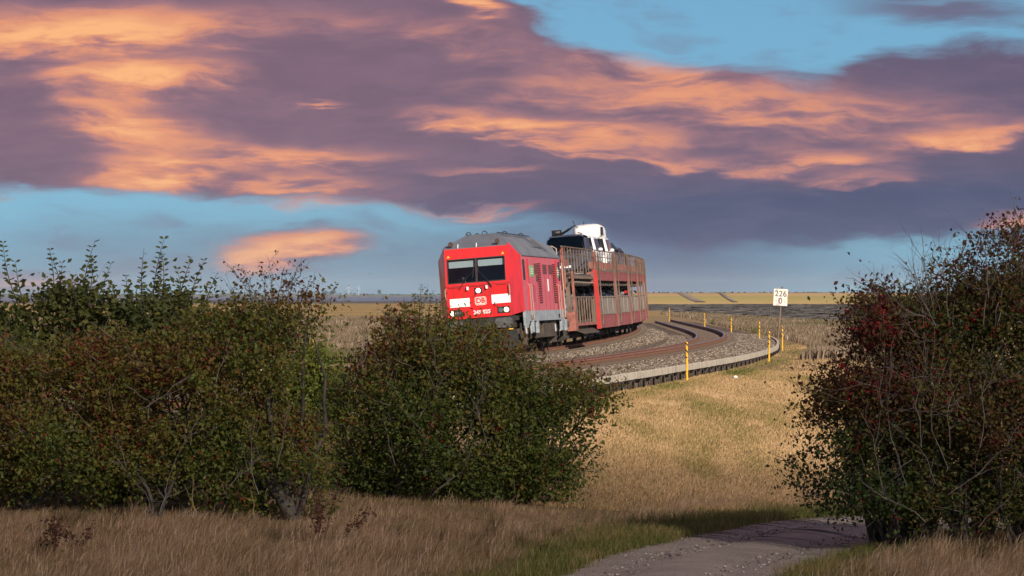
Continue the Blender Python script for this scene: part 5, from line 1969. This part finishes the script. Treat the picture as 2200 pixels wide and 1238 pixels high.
t_left = lambda p, C: 0.44 + 0.22 * vnoise(C * 1.6, 3.0) + 0.16 * np.exp(-((p[:, 0] - 230) / 170) ** 2 - ((p[:, 1] - 800) / 130) ** 2) - 0.25 * sstep(920, 1100, p[:, 1]) + 0.18 * sstep(700, 630, p[:, 1])
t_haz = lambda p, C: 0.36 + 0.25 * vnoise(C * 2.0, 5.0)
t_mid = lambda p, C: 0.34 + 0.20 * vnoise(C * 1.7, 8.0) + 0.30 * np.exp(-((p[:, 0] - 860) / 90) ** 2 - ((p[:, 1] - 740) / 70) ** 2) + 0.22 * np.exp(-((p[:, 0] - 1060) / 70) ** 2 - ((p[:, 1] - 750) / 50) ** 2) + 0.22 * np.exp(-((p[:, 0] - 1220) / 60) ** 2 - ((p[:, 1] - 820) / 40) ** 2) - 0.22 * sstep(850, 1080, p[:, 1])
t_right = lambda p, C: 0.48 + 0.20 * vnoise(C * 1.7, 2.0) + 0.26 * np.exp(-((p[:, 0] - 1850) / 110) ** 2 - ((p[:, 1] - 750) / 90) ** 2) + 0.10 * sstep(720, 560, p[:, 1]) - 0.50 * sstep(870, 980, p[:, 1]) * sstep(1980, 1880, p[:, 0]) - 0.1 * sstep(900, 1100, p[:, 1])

SH = [((60, 700), (4, 518), -25, 1), ((60, 690), (30, 560), -10, 1), ((110, 690), (104, 533), 15, 1), ((140, 660), (108, 545), 12, .8), ((170, 690), (206, 517), -12, 1), ((180, 670), (200, 552), 12, 1), ((190, 700), (237, 563), -6, 1),
      ((120, 690), (135, 562), 6, .9), ((150, 680), (160, 590), 0, 1), ((310, 680), (312, 533), -10, .9), ((330, 680), (356, 510), -14, 1.05), ((345, 680), (352, 545), 12, 1), ((290, 660), (272, 590), -8, 1), ((380, 680), (410, 552), -12, .9),
      ((395, 690), (440, 556), -10, .9), ((430, 700), (468, 586), -8, .9), ((20, 720), (-20, 600), 0, 1), ((240, 700), (250, 615), 0, 1), ((400, 680), (385, 575), 5, 1)]
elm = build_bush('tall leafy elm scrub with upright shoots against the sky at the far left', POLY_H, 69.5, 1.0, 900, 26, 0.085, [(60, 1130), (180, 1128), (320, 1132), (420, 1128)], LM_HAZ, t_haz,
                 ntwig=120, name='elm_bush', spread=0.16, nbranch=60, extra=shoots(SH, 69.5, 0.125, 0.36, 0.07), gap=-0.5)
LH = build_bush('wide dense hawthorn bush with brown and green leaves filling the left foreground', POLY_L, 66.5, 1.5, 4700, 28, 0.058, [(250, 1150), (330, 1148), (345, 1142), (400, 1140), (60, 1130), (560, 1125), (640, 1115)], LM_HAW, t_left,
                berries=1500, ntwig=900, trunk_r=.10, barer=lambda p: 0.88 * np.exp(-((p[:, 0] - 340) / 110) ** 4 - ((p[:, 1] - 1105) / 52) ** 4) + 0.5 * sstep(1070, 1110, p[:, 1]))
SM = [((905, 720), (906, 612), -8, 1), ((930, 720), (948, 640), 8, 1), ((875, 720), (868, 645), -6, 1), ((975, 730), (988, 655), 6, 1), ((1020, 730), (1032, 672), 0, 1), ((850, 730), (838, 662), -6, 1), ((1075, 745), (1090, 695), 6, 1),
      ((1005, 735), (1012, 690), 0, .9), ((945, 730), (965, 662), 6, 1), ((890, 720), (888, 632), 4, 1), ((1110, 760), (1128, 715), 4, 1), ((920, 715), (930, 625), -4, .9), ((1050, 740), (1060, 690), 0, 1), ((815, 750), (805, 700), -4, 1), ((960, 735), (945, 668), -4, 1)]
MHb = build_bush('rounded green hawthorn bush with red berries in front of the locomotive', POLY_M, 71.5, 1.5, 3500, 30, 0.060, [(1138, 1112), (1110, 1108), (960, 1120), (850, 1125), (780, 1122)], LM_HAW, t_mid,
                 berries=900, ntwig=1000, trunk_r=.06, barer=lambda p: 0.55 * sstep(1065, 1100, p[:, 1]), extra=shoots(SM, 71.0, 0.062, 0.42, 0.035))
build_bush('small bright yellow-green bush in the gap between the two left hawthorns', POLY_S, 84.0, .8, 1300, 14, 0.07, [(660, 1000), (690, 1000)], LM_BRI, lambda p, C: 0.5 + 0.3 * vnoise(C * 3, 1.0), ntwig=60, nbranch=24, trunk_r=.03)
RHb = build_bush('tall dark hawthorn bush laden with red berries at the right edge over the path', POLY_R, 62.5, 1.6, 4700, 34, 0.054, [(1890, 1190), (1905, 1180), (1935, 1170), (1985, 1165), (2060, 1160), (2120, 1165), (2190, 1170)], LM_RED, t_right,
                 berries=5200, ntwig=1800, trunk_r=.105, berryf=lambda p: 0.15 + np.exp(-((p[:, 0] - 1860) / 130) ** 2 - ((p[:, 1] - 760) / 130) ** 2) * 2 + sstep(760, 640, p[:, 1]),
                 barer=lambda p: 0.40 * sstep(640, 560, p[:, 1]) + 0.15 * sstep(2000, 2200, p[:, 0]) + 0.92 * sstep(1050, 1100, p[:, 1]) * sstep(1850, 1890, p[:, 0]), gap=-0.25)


def bare_twigs(root, specs, Y, n_side, mt, r0=0.010, leaf=None, ltint=0.7, lsize=0.04):
    """bare forked branches (part of a bush): base px, tip px"""
    org = np.array(root.location)
    Ps, Rs, LC = [], [], []
    for (bx, by), (tx, ty) in specs:
        yo = RNG.normal() * 0.3 - 0.5
        a = px_to_world(np.array([[bx, by]]), np.array([Y]))[0] + np.array([0, yo, 0])
        b = px_to_world(np.array([[tx, ty]]), np.array([Y]))[0] + np.array([0, yo + RNG.normal() * 0.15, 0])
        u = np.linspace(0, 1, 8)[:, None]
        ln = np.linalg.norm(b - a)
        P = a + (b - a) * u + np.cumsum(RNG.normal(size=(8, 3)) * ln * 0.02, 0) * np.sin(np.pi * u) * 1.5
        Ps.append(P)
        Rs.append(r0 * (1 - 0.75 * u[:, 0]))
        for k in range(n_side):
            w = 0.25 + 0.7 * RNG.random()
            c = P[int(w * 7)]
            d = (b - a) / ln + RNG.normal(size=3) * np.array([0.75, 0.5, 0.45])
            d /= np.linalg.norm(d)
            l2 = ln * (0.15 + 0.25 * RNG.random())
            Q = c + d * l2 * u + np.cumsum(RNG.normal(size=(8, 3)) * l2 * 0.025, 0)
            Ps.append(Q)
            Rs.append(r0 * 0.45 * (1 - 0.7 * u[:, 0]))
            if leaf:
                for q in range(leaf):
                    LC.append(Q[RNG.integers(1, 8)] + RNG.normal(size=3) * 0.03)
    V, F = tubes_np(np.array(Ps), np.array(Rs), 4)
    tag(np_mesh('bare_branches', V - org, F, mt, None, root, smooth=True), kind='stuff')
    if leaf:
        LC = np.array(LC)
        V, F = leaves_np(LC, lsize * (0.6 + 0.8 * RNG.random(len(LC))))
        tag(np_mesh('sparse_leaves', V - org, F, LM_RED, np.repeat(np.clip(ltint + RNG.normal(size=len(LC)) * 0.15, 0, 1), 4), root), kind='stuff')


bare_twigs(LH, [((560, 650), (485, 558)), ((575, 650), (555, 555)), ((590, 650), (575, 548)), ((600, 650), (615, 575)), ((620, 650), (652, 552)), ((620, 640), (668, 562)), ((640, 650), (680, 600)), ((610, 640), (640, 590)), ((545, 650), (520, 575)), ((660, 640), (725, 640)), ((585, 660), (530, 570))], 66.0, 7, M_TWIG, 0.007, leaf=3, ltint=0.75, lsize=0.045)
bare_twigs(RHb, [((1980, 720), (1945, 500)), ((1985, 700), (1960, 520)), ((2000, 700), (1925, 560)), ((2000, 680), (2005, 520)), ((1960, 720), (1880, 590)), ((1990, 690), (1975, 495)), ((2020, 680), (2035, 500)), ((1940, 740), (1905, 620)), ((2010, 700), (1890, 610))], 62.0, 9, M_TWIG, 0.008)
bare_twigs(RHb, [((2100, 700), (2112, 490)), ((2130, 700), (2165, 478)), ((2140, 700), (2195, 485)), ((2160, 700), (2230, 500)), ((2080, 700), (2060, 530)), ((2110, 640), (2090, 520))], 62.0, 10, M_TWIG, 0.009, leaf=9, ltint=0.62, lsize=0.045)
bare_twigs(RHb, [((1985, 1120), (1830, 1000)), ((1940, 1040), (1920, 800)), ((1975, 960), (1990, 780)), ((2030, 960), (2060, 800)), ((2030, 1060), (2190, 900)), ((2100, 1130), (2190, 1010)), ((1890, 1060), (1840, 880)), ((2020, 1000), (1990, 700)), ((2100, 960), (2160, 730)), ((1880, 960), (1900, 740)), ((2010, 1040), (1900, 900))], 61.0, 8, M_TWIG, 0.0055)
bare_twigs(LH, [((340, 1110), (240, 960)), ((350, 1100), (430, 900)), ((420, 950), (450, 880)), ((280, 1000), (260, 930)), ((560, 1060), (540, 900)), ((500, 1040), (560, 980)), ((300, 880), (420, 800)), ((600, 1000), (640, 850)), ((470, 820), (500, 720))], 65.0, 6, M_TWIG, 0.007)
bare_twigs(MHb, [((900, 900), (960, 780)), ((1000, 900), (1060, 790)), ((1050, 960), (1000, 830)), ((850, 1000), (820, 900)), ((930, 1060), (1020, 940)), ((940, 800), (900, 690)), ((780, 800), (765, 730)), ((780, 780), (790, 700))], 70.0, 7, M_TWIG, 0.006)
bare_twigs(MHb, [((1250, 930), (1325, 917)), ((1250, 980), (1305, 975)), ((1255, 1010), (1310, 1015)), ((1240, 860), (1320, 838)), ((900, 680), (920, 610)), ((930, 690), (945, 640)), ((850, 690), (840, 660)), ((1060, 740), (1080, 700)), ((1130, 790), (1170, 760)), ((1170, 810), (1225, 790)), ((870, 690), (880, 640))], 71.0, 5, M_TWIG, 0.005, leaf=6, ltint=0.3)
bare_twigs(LH, [((318, 1140), (205, 1120)), ((325, 1145), (260, 1095)), ((335, 1145), (300, 1010)), ((345, 1140), (380, 1030)), ((330, 1145), (225, 1145))], 65.2, 3, M_BARK, 0.045)
bare_twigs(LH, [((555, 1120), (545, 1040)), ((430, 1130), (425, 1020))], 65.4, 4, M_LICHEN, 0.018)

# ------------------------------------------------------------------ grasses
def tall_grass():
    n = 190000
    x = -9.0 + 19 * RNG.random(n)
    y = 52 + 23 * RNG.random(n) ** 1.25
    keep = ~on_path(x, y, -0.05)
    pl = np.interp(x, PL[:, 0], PL[:, 1])
    right = (x > 2.9) & (y < 67)
    far = (y > pl + 0.2) & (x > 0) & ~right
    dens = np.where(x < 2.2, 1.0, 0.0)
    dens = np.where(far, 0.6 * (x < 4.5), dens)
    dens = np.where(right, 0.9, dens)
    Q = np.stack([x, y, 0 * x], -1)
    patch = vnoise(Q * np.array([1.6, 0.9, 1]), 1.0) + 0.5 * vnoise(Q * np.array([4.1, 2.3, 1]), 2.0)
    dens = dens * (0.62 + 0.5 * patch)
    keep &= RNG.random(n) < dens
    x, y, right, far, patch = x[keep], y[keep], right[keep], far[keep], patch[keep]
    P = np.stack([x, y, ground_z(x, y) - 0.02], -1)
    dl = np.abs(x - np.interp(y, PL[:, 1], PL[:, 0]))
    dr = np.abs(x - np.interp(y, PR[:, 1], PR[:, 0]))
    near = np.exp(-(dl / 1.1) ** 2)
    nearr = np.exp(-(dr / 0.9) ** 2)
    tuft = vnoise(P * np.array([5.5, 3.0, 1]), 3.0)
    h = (0.17 + 0.07 * patch + 0.06 * tuft) * (0.45 + 0.9 * RNG.random(len(x)) ** 0.8)
    h = h * (1 - 0.55 * near) * (1 - 0.6 * nearr)
    h = np.where(far, h * 0.7, h) * np.where(right, 1.25, 1.0)
    h = np.where((y > 62) & (x < 1), h * (1 - 0.45 * sstep(62, 65, y)), h)
    h = np.clip(h, 0.04, 0.6)
    V, F = blades_np(P, h, 0.005 + 0.005 * RNG.random(len(x)), 0.45, (0.42, 0.0))
    tn = np.clip(0.58 + 0.27 * patch + 0.10 * tuft + 0.17 * RNG.normal(size=len(x)) - 0.45 * near - 0.2 * nearr, 0, 1)
    m = leaf_mat('tall_dry_grass', [(0.0, (0.060, 0.075, 0.020)), (0.25, (0.13, 0.11, 0.045)), (0.5, (0.25, 0.165, 0.085)), (0.8, (0.40, 0.265, 0.15)), (1.0, (0.56, 0.40, 0.26))], 0.35, 0.7)
    tag(np_mesh('tall_grass', V, F, m, np.repeat(tn, 5)), 'long dry straw-coloured grass swaying in the foreground', kind='stuff')
    q = (RNG.random(len(x)) < 0.10) & (h > 0.15)
    T = V.reshape(-1, 5, 3)[q][:, 4]
    nq = len(T)
    V2, F2 = blades_np(T - np.array([0, 0, 0.03]), 0.07 + 0.10 * RNG.random(nq), 0.006 + 0.009 * RNG.random(nq), 0.5, (0.55, 0))
    m2 = leaf_mat('grass_seed_head', [(0, (0.34, 0.22, 0.13)), (1, (0.52, 0.37, 0.26))], 0.35, 0.8)
    tag(np_mesh('grass_seed_heads', V2, F2, m2, np.repeat(RNG.random(nq), 5)), 'feathery pale seed heads over the long grass', kind='stuff')


tall_grass()


def tussocks():
    nt = 150
    x = -8.5 + 17.5 * RNG.random(nt)
    y = 55.5 + 9 * RNG.random(nt)
    k = ~on_path(x, y, -0.5) & ((x < np.interp(y, PL[:, 1], PL[:, 0]) - 0.9) | (x > np.interp(y, PR[:, 1], PR[:, 0]) + 0.9))
    x, y = x[k], y[k]
    nt = len(x)
    per = 90
    a = RNG.random((nt, per)) * 6.283
    r = 0.10 * RNG.random((nt, per))
    X, Y = (x[:, None] + np.cos(a) * r).ravel(), (y[:, None] + np.sin(a) * r).ravel()
    P = np.stack([X, Y, ground_z(X, Y) - 0.02], -1)
    h = np.repeat(0.16 + 0.20 * RNG.random(nt), per) * (0.5 + 0.6 * RNG.random(nt * per))
    V, F = blades_np(P, h, 0.004 + 0.004 * RNG.random(nt * per), 0.65, (0.40, 0.0))
    tn = np.clip(np.repeat(0.55 + 0.25 * RNG.normal(size=nt), per) + 0.12 * RNG.normal(size=nt * per), 0, 1)
    tag(np_mesh('grass_tussocks', V, F, MATS['tall_dry_grass'], np.repeat(tn, 5)), 'loose tufts of longer grass standing in the foreground meadow', kind='stuff')
    # fallen leaves and low weeds between
    n = 2600
    X = -8.5 + 17.5 * RNG.random(n)
    Y = 55 + 12 * RNG.random(n)
    C = np.stack([X, Y, ground_z(X, Y) + 0.03 + 0.10 * RNG.random(n)], -1)[~on_path(X, Y, -0.1)]
    V, F = leaves_np(C, 0.02 + 0.03 * RNG.random(len(C)), up=1.0)
    tag(np_mesh('fallen_leaves', V, F, LM_HAW, np.repeat(0.2 + 0.7 * RNG.random(len(C)), 4)), 'fallen brown leaves and small weeds in the foreground grass', kind='stuff')


tussocks()


def verge_grass():
    n = 36000
    k = RNG.integers(20, 255, n)
    sd = RNG.random(n) < 0.72
    e = np.where(sd[:, None], PL[k], PR[k])
    w = np.abs(RNG.normal(size=n)) * 0.62
    nx, ny = np.where(sd, -0.75, 0.75), np.where(sd, 0.66, -0.66)
    x, y = e[:, 0] + nx * w + RNG.normal(size=n) * 0.08, e[:, 1] + ny * w * 1.4 + RNG.normal(size=n) * 0.1
    P = np.stack([x, y, ground_z(x, y) - 0.01], -1)
    cl = vnoise(P * 1.7, 4.0)
    V, F = blades_np(P, (0.09 + 0.10 * RNG.random(n)) * (1 + 0.4 * cl), 0.008 + 0.006 * RNG.random(n), 0.35, (0.05, 0))
    m = leaf_mat('green_verge_grass', [(0.0, (0.070, 0.105, 0.022)), (0.4, (0.135, 0.155, 0.035)), (0.7, (0.26, 0.21, 0.07)), (1.0, (0.40, 0.28, 0.14))], 0.35, 0.7)
    tag(np_mesh('verge_grass', V, F, m, np.repeat(np.clip(0.46 + 0.3 * cl + 0.22 * RNG.normal(size=n), 0, 1), 5)), 'short green grass along the edges of the gravel path', kind='stuff')


verge_grass()


def bank_grass():
    n = 340000
    Y = np.where(RNG.random(n) < .9, 71 + 100 * RNG.random(n) ** 1.25, 165 + 110 * RNG.random(n))
    u = RNG.random(n)
    X = np.where(RNG.random(n) < .82, 0.004 + 0.066 * u, 0.07 + 0.05 * u) * Y
    d = X - np.interp(Y - 190, TT, _XX)
    keep = (d > 3.75) & (d < 22) & ~on_path(X, Y, 0)
    X, Y = X[keep], Y[keep]
    n = len(X)
    P = np.stack([X, Y, ground_z(X, Y) - 0.02], -1)
    q = P * np.array([0.8, 0.07, 1])
    cl = vnoise(q, 2.0)
    c2 = vnoise(P * np.array([1.5, 0.10, 1]), 6.0)
    h = 0.06 + 0.04 * c2 + 0.06 * RNG.random(n)
    V, F = blades_np(P, np.clip(h, 0.05, 0.5), (0.010 + 0.010 * RNG.random(n)) * (1 + 0.006 * (Y - 70)), 0.4, (0.25, 0))
    tn = 0.74 + 0.20 * c2 + 0.15 * RNG.normal(size=n)
    green = sstep(0.15, 0.60, cl + 0.35 * vnoise(P * np.array([3.0, 0.25, 1]), 9.0)) * 0.26 + 0.28 * np.exp(-((P[:, 0] - np.interp(Y - 190, TT, _XX) - 4.4) / 0.8) ** 2)
    m = leaf_mat('bank_dry_grass', [(0.0, (0.085, 0.10, 0.022)), (0.25, (0.19, 0.175, 0.045)), (0.5, (0.42, 0.285, 0.135)), (0.8, (0.57, 0.375, 0.195)), (1.0, (0.70, 0.50, 0.30))], 0.3, 0.75)
    tag(np_mesh('bank_grass', V, F, m, np.repeat(np.clip(tn - green, 0, 1), 5)), 'sunlit short golden grass covering the railway bank', kind='stuff')


bank_grass()


def reeds(name, label, n, yr, xr, hr, stops, wind=0.15):
    Y = yr[0] + (yr[1] - yr[0]) * RNG.random(n) ** 1.5
    u = RNG.random(n)
    X = (xr[0] + (xr[1] - xr[0]) * u) * Y
    t = Y - 190
    d = X - np.interp(np.clip(t, -150, 420), TT, _XX)
    keep = ((d > 5.2) | (d < -S_TR - 4.2)) & (X < np.interp(Y, [455, 500, 600, 725, 900], [40, 33, 29.5, 27.5, 26]))
    X, Y = X[keep], Y[keep]
    n = len(X)
    P = np.stack([X, Y, ground_z(X, Y) - 0.05], -1)
    cl = vnoise(P * np.array([0.22, 0.05, 1]), 3.0)
    c3 = vnoise(P * np.array([0.9, 0.25, 1]), 7.0)
    h = hr * (0.6 + 0.5 * RNG.random(n) + 0.25 * c3)
    V, F = blades_np(P, h, (0.045 + 0.05 * RNG.random(n)) * (1 + Y / 500), 0.22, (wind, 0))
    m = leaf_mat(name + '_leaf', stops, 0.25, 0.8)
    tag(np_mesh(name, V, F, m, np.repeat(np.clip(0.55 + 0.25 * c3 + 0.16 * RNG.normal(size=n) - 0.35 * sstep(0.3, 0.6, cl), 0, 1), 5)), label, kind='stuff')


ST = [(0.0, (0.13, 0.125, 0.05)), (0.3, (0.15, 0.115, 0.065)), (0.6, (0.215, 0.155, 0.105)), (0.85, (0.31, 0.23, 0.165)), (1.0, (0.42, 0.33, 0.25))]
reeds('marsh_reeds', 'brown-grey reed marsh left of the train behind the bushes', 60000, (196, 560), (-0.075, -0.012), 0.62, ST)
reeds('bank_reeds', 'brown reeds and weeds right of the railway before the mudflat', 140000, (200, 720), (0.026, 0.098), 0.50, ST)


def weed(px, Y, H, n, label, tilt=0.0):
    """dead rust-brown dock plant"""
    x = (px - 1100) / FPX * Y
    o = np.array([x, Y, float(ground_z(x, Y))])
    root = empty('dock_plant', o)
    tag(root, label, 'plant', 'dead dock plants in the grass')
    u = np.linspace(0, 1, 7)[:, None]
    Ps, C = [], []
    for k in range(n):
        tip = np.array([tilt * H + RNG.normal() * 0.16, RNG.normal() * 0.12, H * (0.65 + 0.4 * RNG.random())])
        P = tip * u + np.cumsum(RNG.normal(size=(7, 3)) * 0.012, 0)
        Ps.append(P)
        for q in range(60):
            C.append(P[2 + RNG.integers(5)] + RNG.normal(size=3) * 0.035)
    V, F = tubes_np(np.array(Ps), np.tile(0.006 * (1 - 0.6 * u[:, 0]), (n, 1)), 4)
    mw = mat('dock_brown', (0.10, 0.035, 0.02), (0.06, 0.022, 0.014), 5, 0.9)
    np_mesh('stem', V, F, mw, None, root)
    C = np.array(C)
    V, F = leaves_np(C, 0.03 + 0.03 * RNG.random(len(C)))
    tag(np_mesh('seed_heads', V, F, leaf_mat('dock_seed', [(0, (0.05, 0.018, 0.012)), (1, (0.13, 0.05, 0.028))], 0.15), np.repeat(RNG.random(len(C)), 4), root), kind='stuff')


weed(115, 58.5, .42, 4, 'dead brown dock plant low in the grass at the far left')
weed(180, 58.8, .34, 3, 'smaller dead dock plant beside the one at the far left')
weed(690, 61.5, .85, 5, 'tall dead rust-brown dock plant standing before the gap between hawthorns')
weed(730, 61.0, .55, 2, 'leaning dead dock stalk right of the tall dock plant', .5)
b = MB()
b.loft([[(.07 * sc * math.cos(w), .05 * sc * math.sin(w) * 1.3, z) for w in [i * math.pi / 4 for i in range(8)]] for sc, z in ((.7, 0), (1, .03), (.8, .06), (.3, .08))])
st = b.build('pale_stone', M_WHITE)
pt = place(1580, 822, 150)
st.location = (pt.x, 150, float(ground_z(pt.x, 150)) + .05)
tag(st, 'small white stone lying in the grass of the sunlit bank', 'stone')

# ------------------------------------------------------------------ the cloud behind the camera whose shadow lies over the foreground
def build_cloud():
    el = math.tan(SUN_EL)
    alt = 230.0
    hd = Vector((SUN_DIR.x, SUN_DIR.y)).normalized()
    edge = Vector((1.5, 73.2)) + hd * (alt / el)           # the shadow ends here on the ground
    rx, ry, rz = 420.0, 260.0, 45.0
    c = edge - Vector((0, ry * 0.985))
    nu, nv = 64, 32
    V, F = [], []
    for j in range(nv + 1):
        th = math.pi * j / nv
        for i in range(nu):
            ph = 2 * math.pi * i / nu
            d = np.array([[math.sin(th) * math.cos(ph), math.sin(th) * math.sin(ph), math.cos(th)]])
            k = 1 + 0.05 * float(vnoise(d * 4.0, 1.0)[0]) + 0.03 * float(vnoise(d * 9.0, 2.0)[0])
            V.append((c.x + rx * d[0, 0] * k, c.y + ry * d[0, 1] * k, alt + rz * d[0, 2] * k * (1.2 if d[0, 2] > 0 else 0.6)))
    for j in range(nv):
        for i in range(nu):
            F.append((j * nu + i, (j + 1) * nu + i, (j + 1) * nu + (i + 1) % nu, j * nu + (i + 1) % nu))
    m = bpy.data.materials.new('cloud_vapour')
    m.use_nodes = True
    N = NT(m.node_tree)
    N.n.clear()
    v = N.node('ShaderNodeVolumePrincipled')
    v.inputs['Color'].default_value = (0.97, 0.95, 0.95, 1)
    v.inputs['Density'].default_value = 0.0125
    o = N.node('ShaderNodeOutputMaterial')
    N.l.new(v.outputs[0], o.inputs['Volume'])
    ob = np_mesh('cloud', np.array(V), np.array(F), m, smooth=True)
    tag(ob, 'broad low grey cloud drifting over the foreground', kind='structure')


build_cloud()

# ------------------------------------------------------------------ the damp air over the marsh
def build_haze():
    mb = MB().box(-8300, 8300, -460, 20400, -1.5, 62)
    m = bpy.data.materials.new('sea_haze')
    m.use_nodes = True
    N = NT(m.node_tree)
    N.n.clear()
    v = N.node('ShaderNodeVolumePrincipled')
    v.inputs['Color'].default_value = (0.72, 0.84, 0.97, 1)
    v.inputs['Density'].default_value = 0.000035
    o = N.node('ShaderNodeOutputMaterial')
    N.l.new(v.outputs[0], o.inputs['Volume'])
    tag(mb.build('haze', m), kind='stuff')


build_haze()
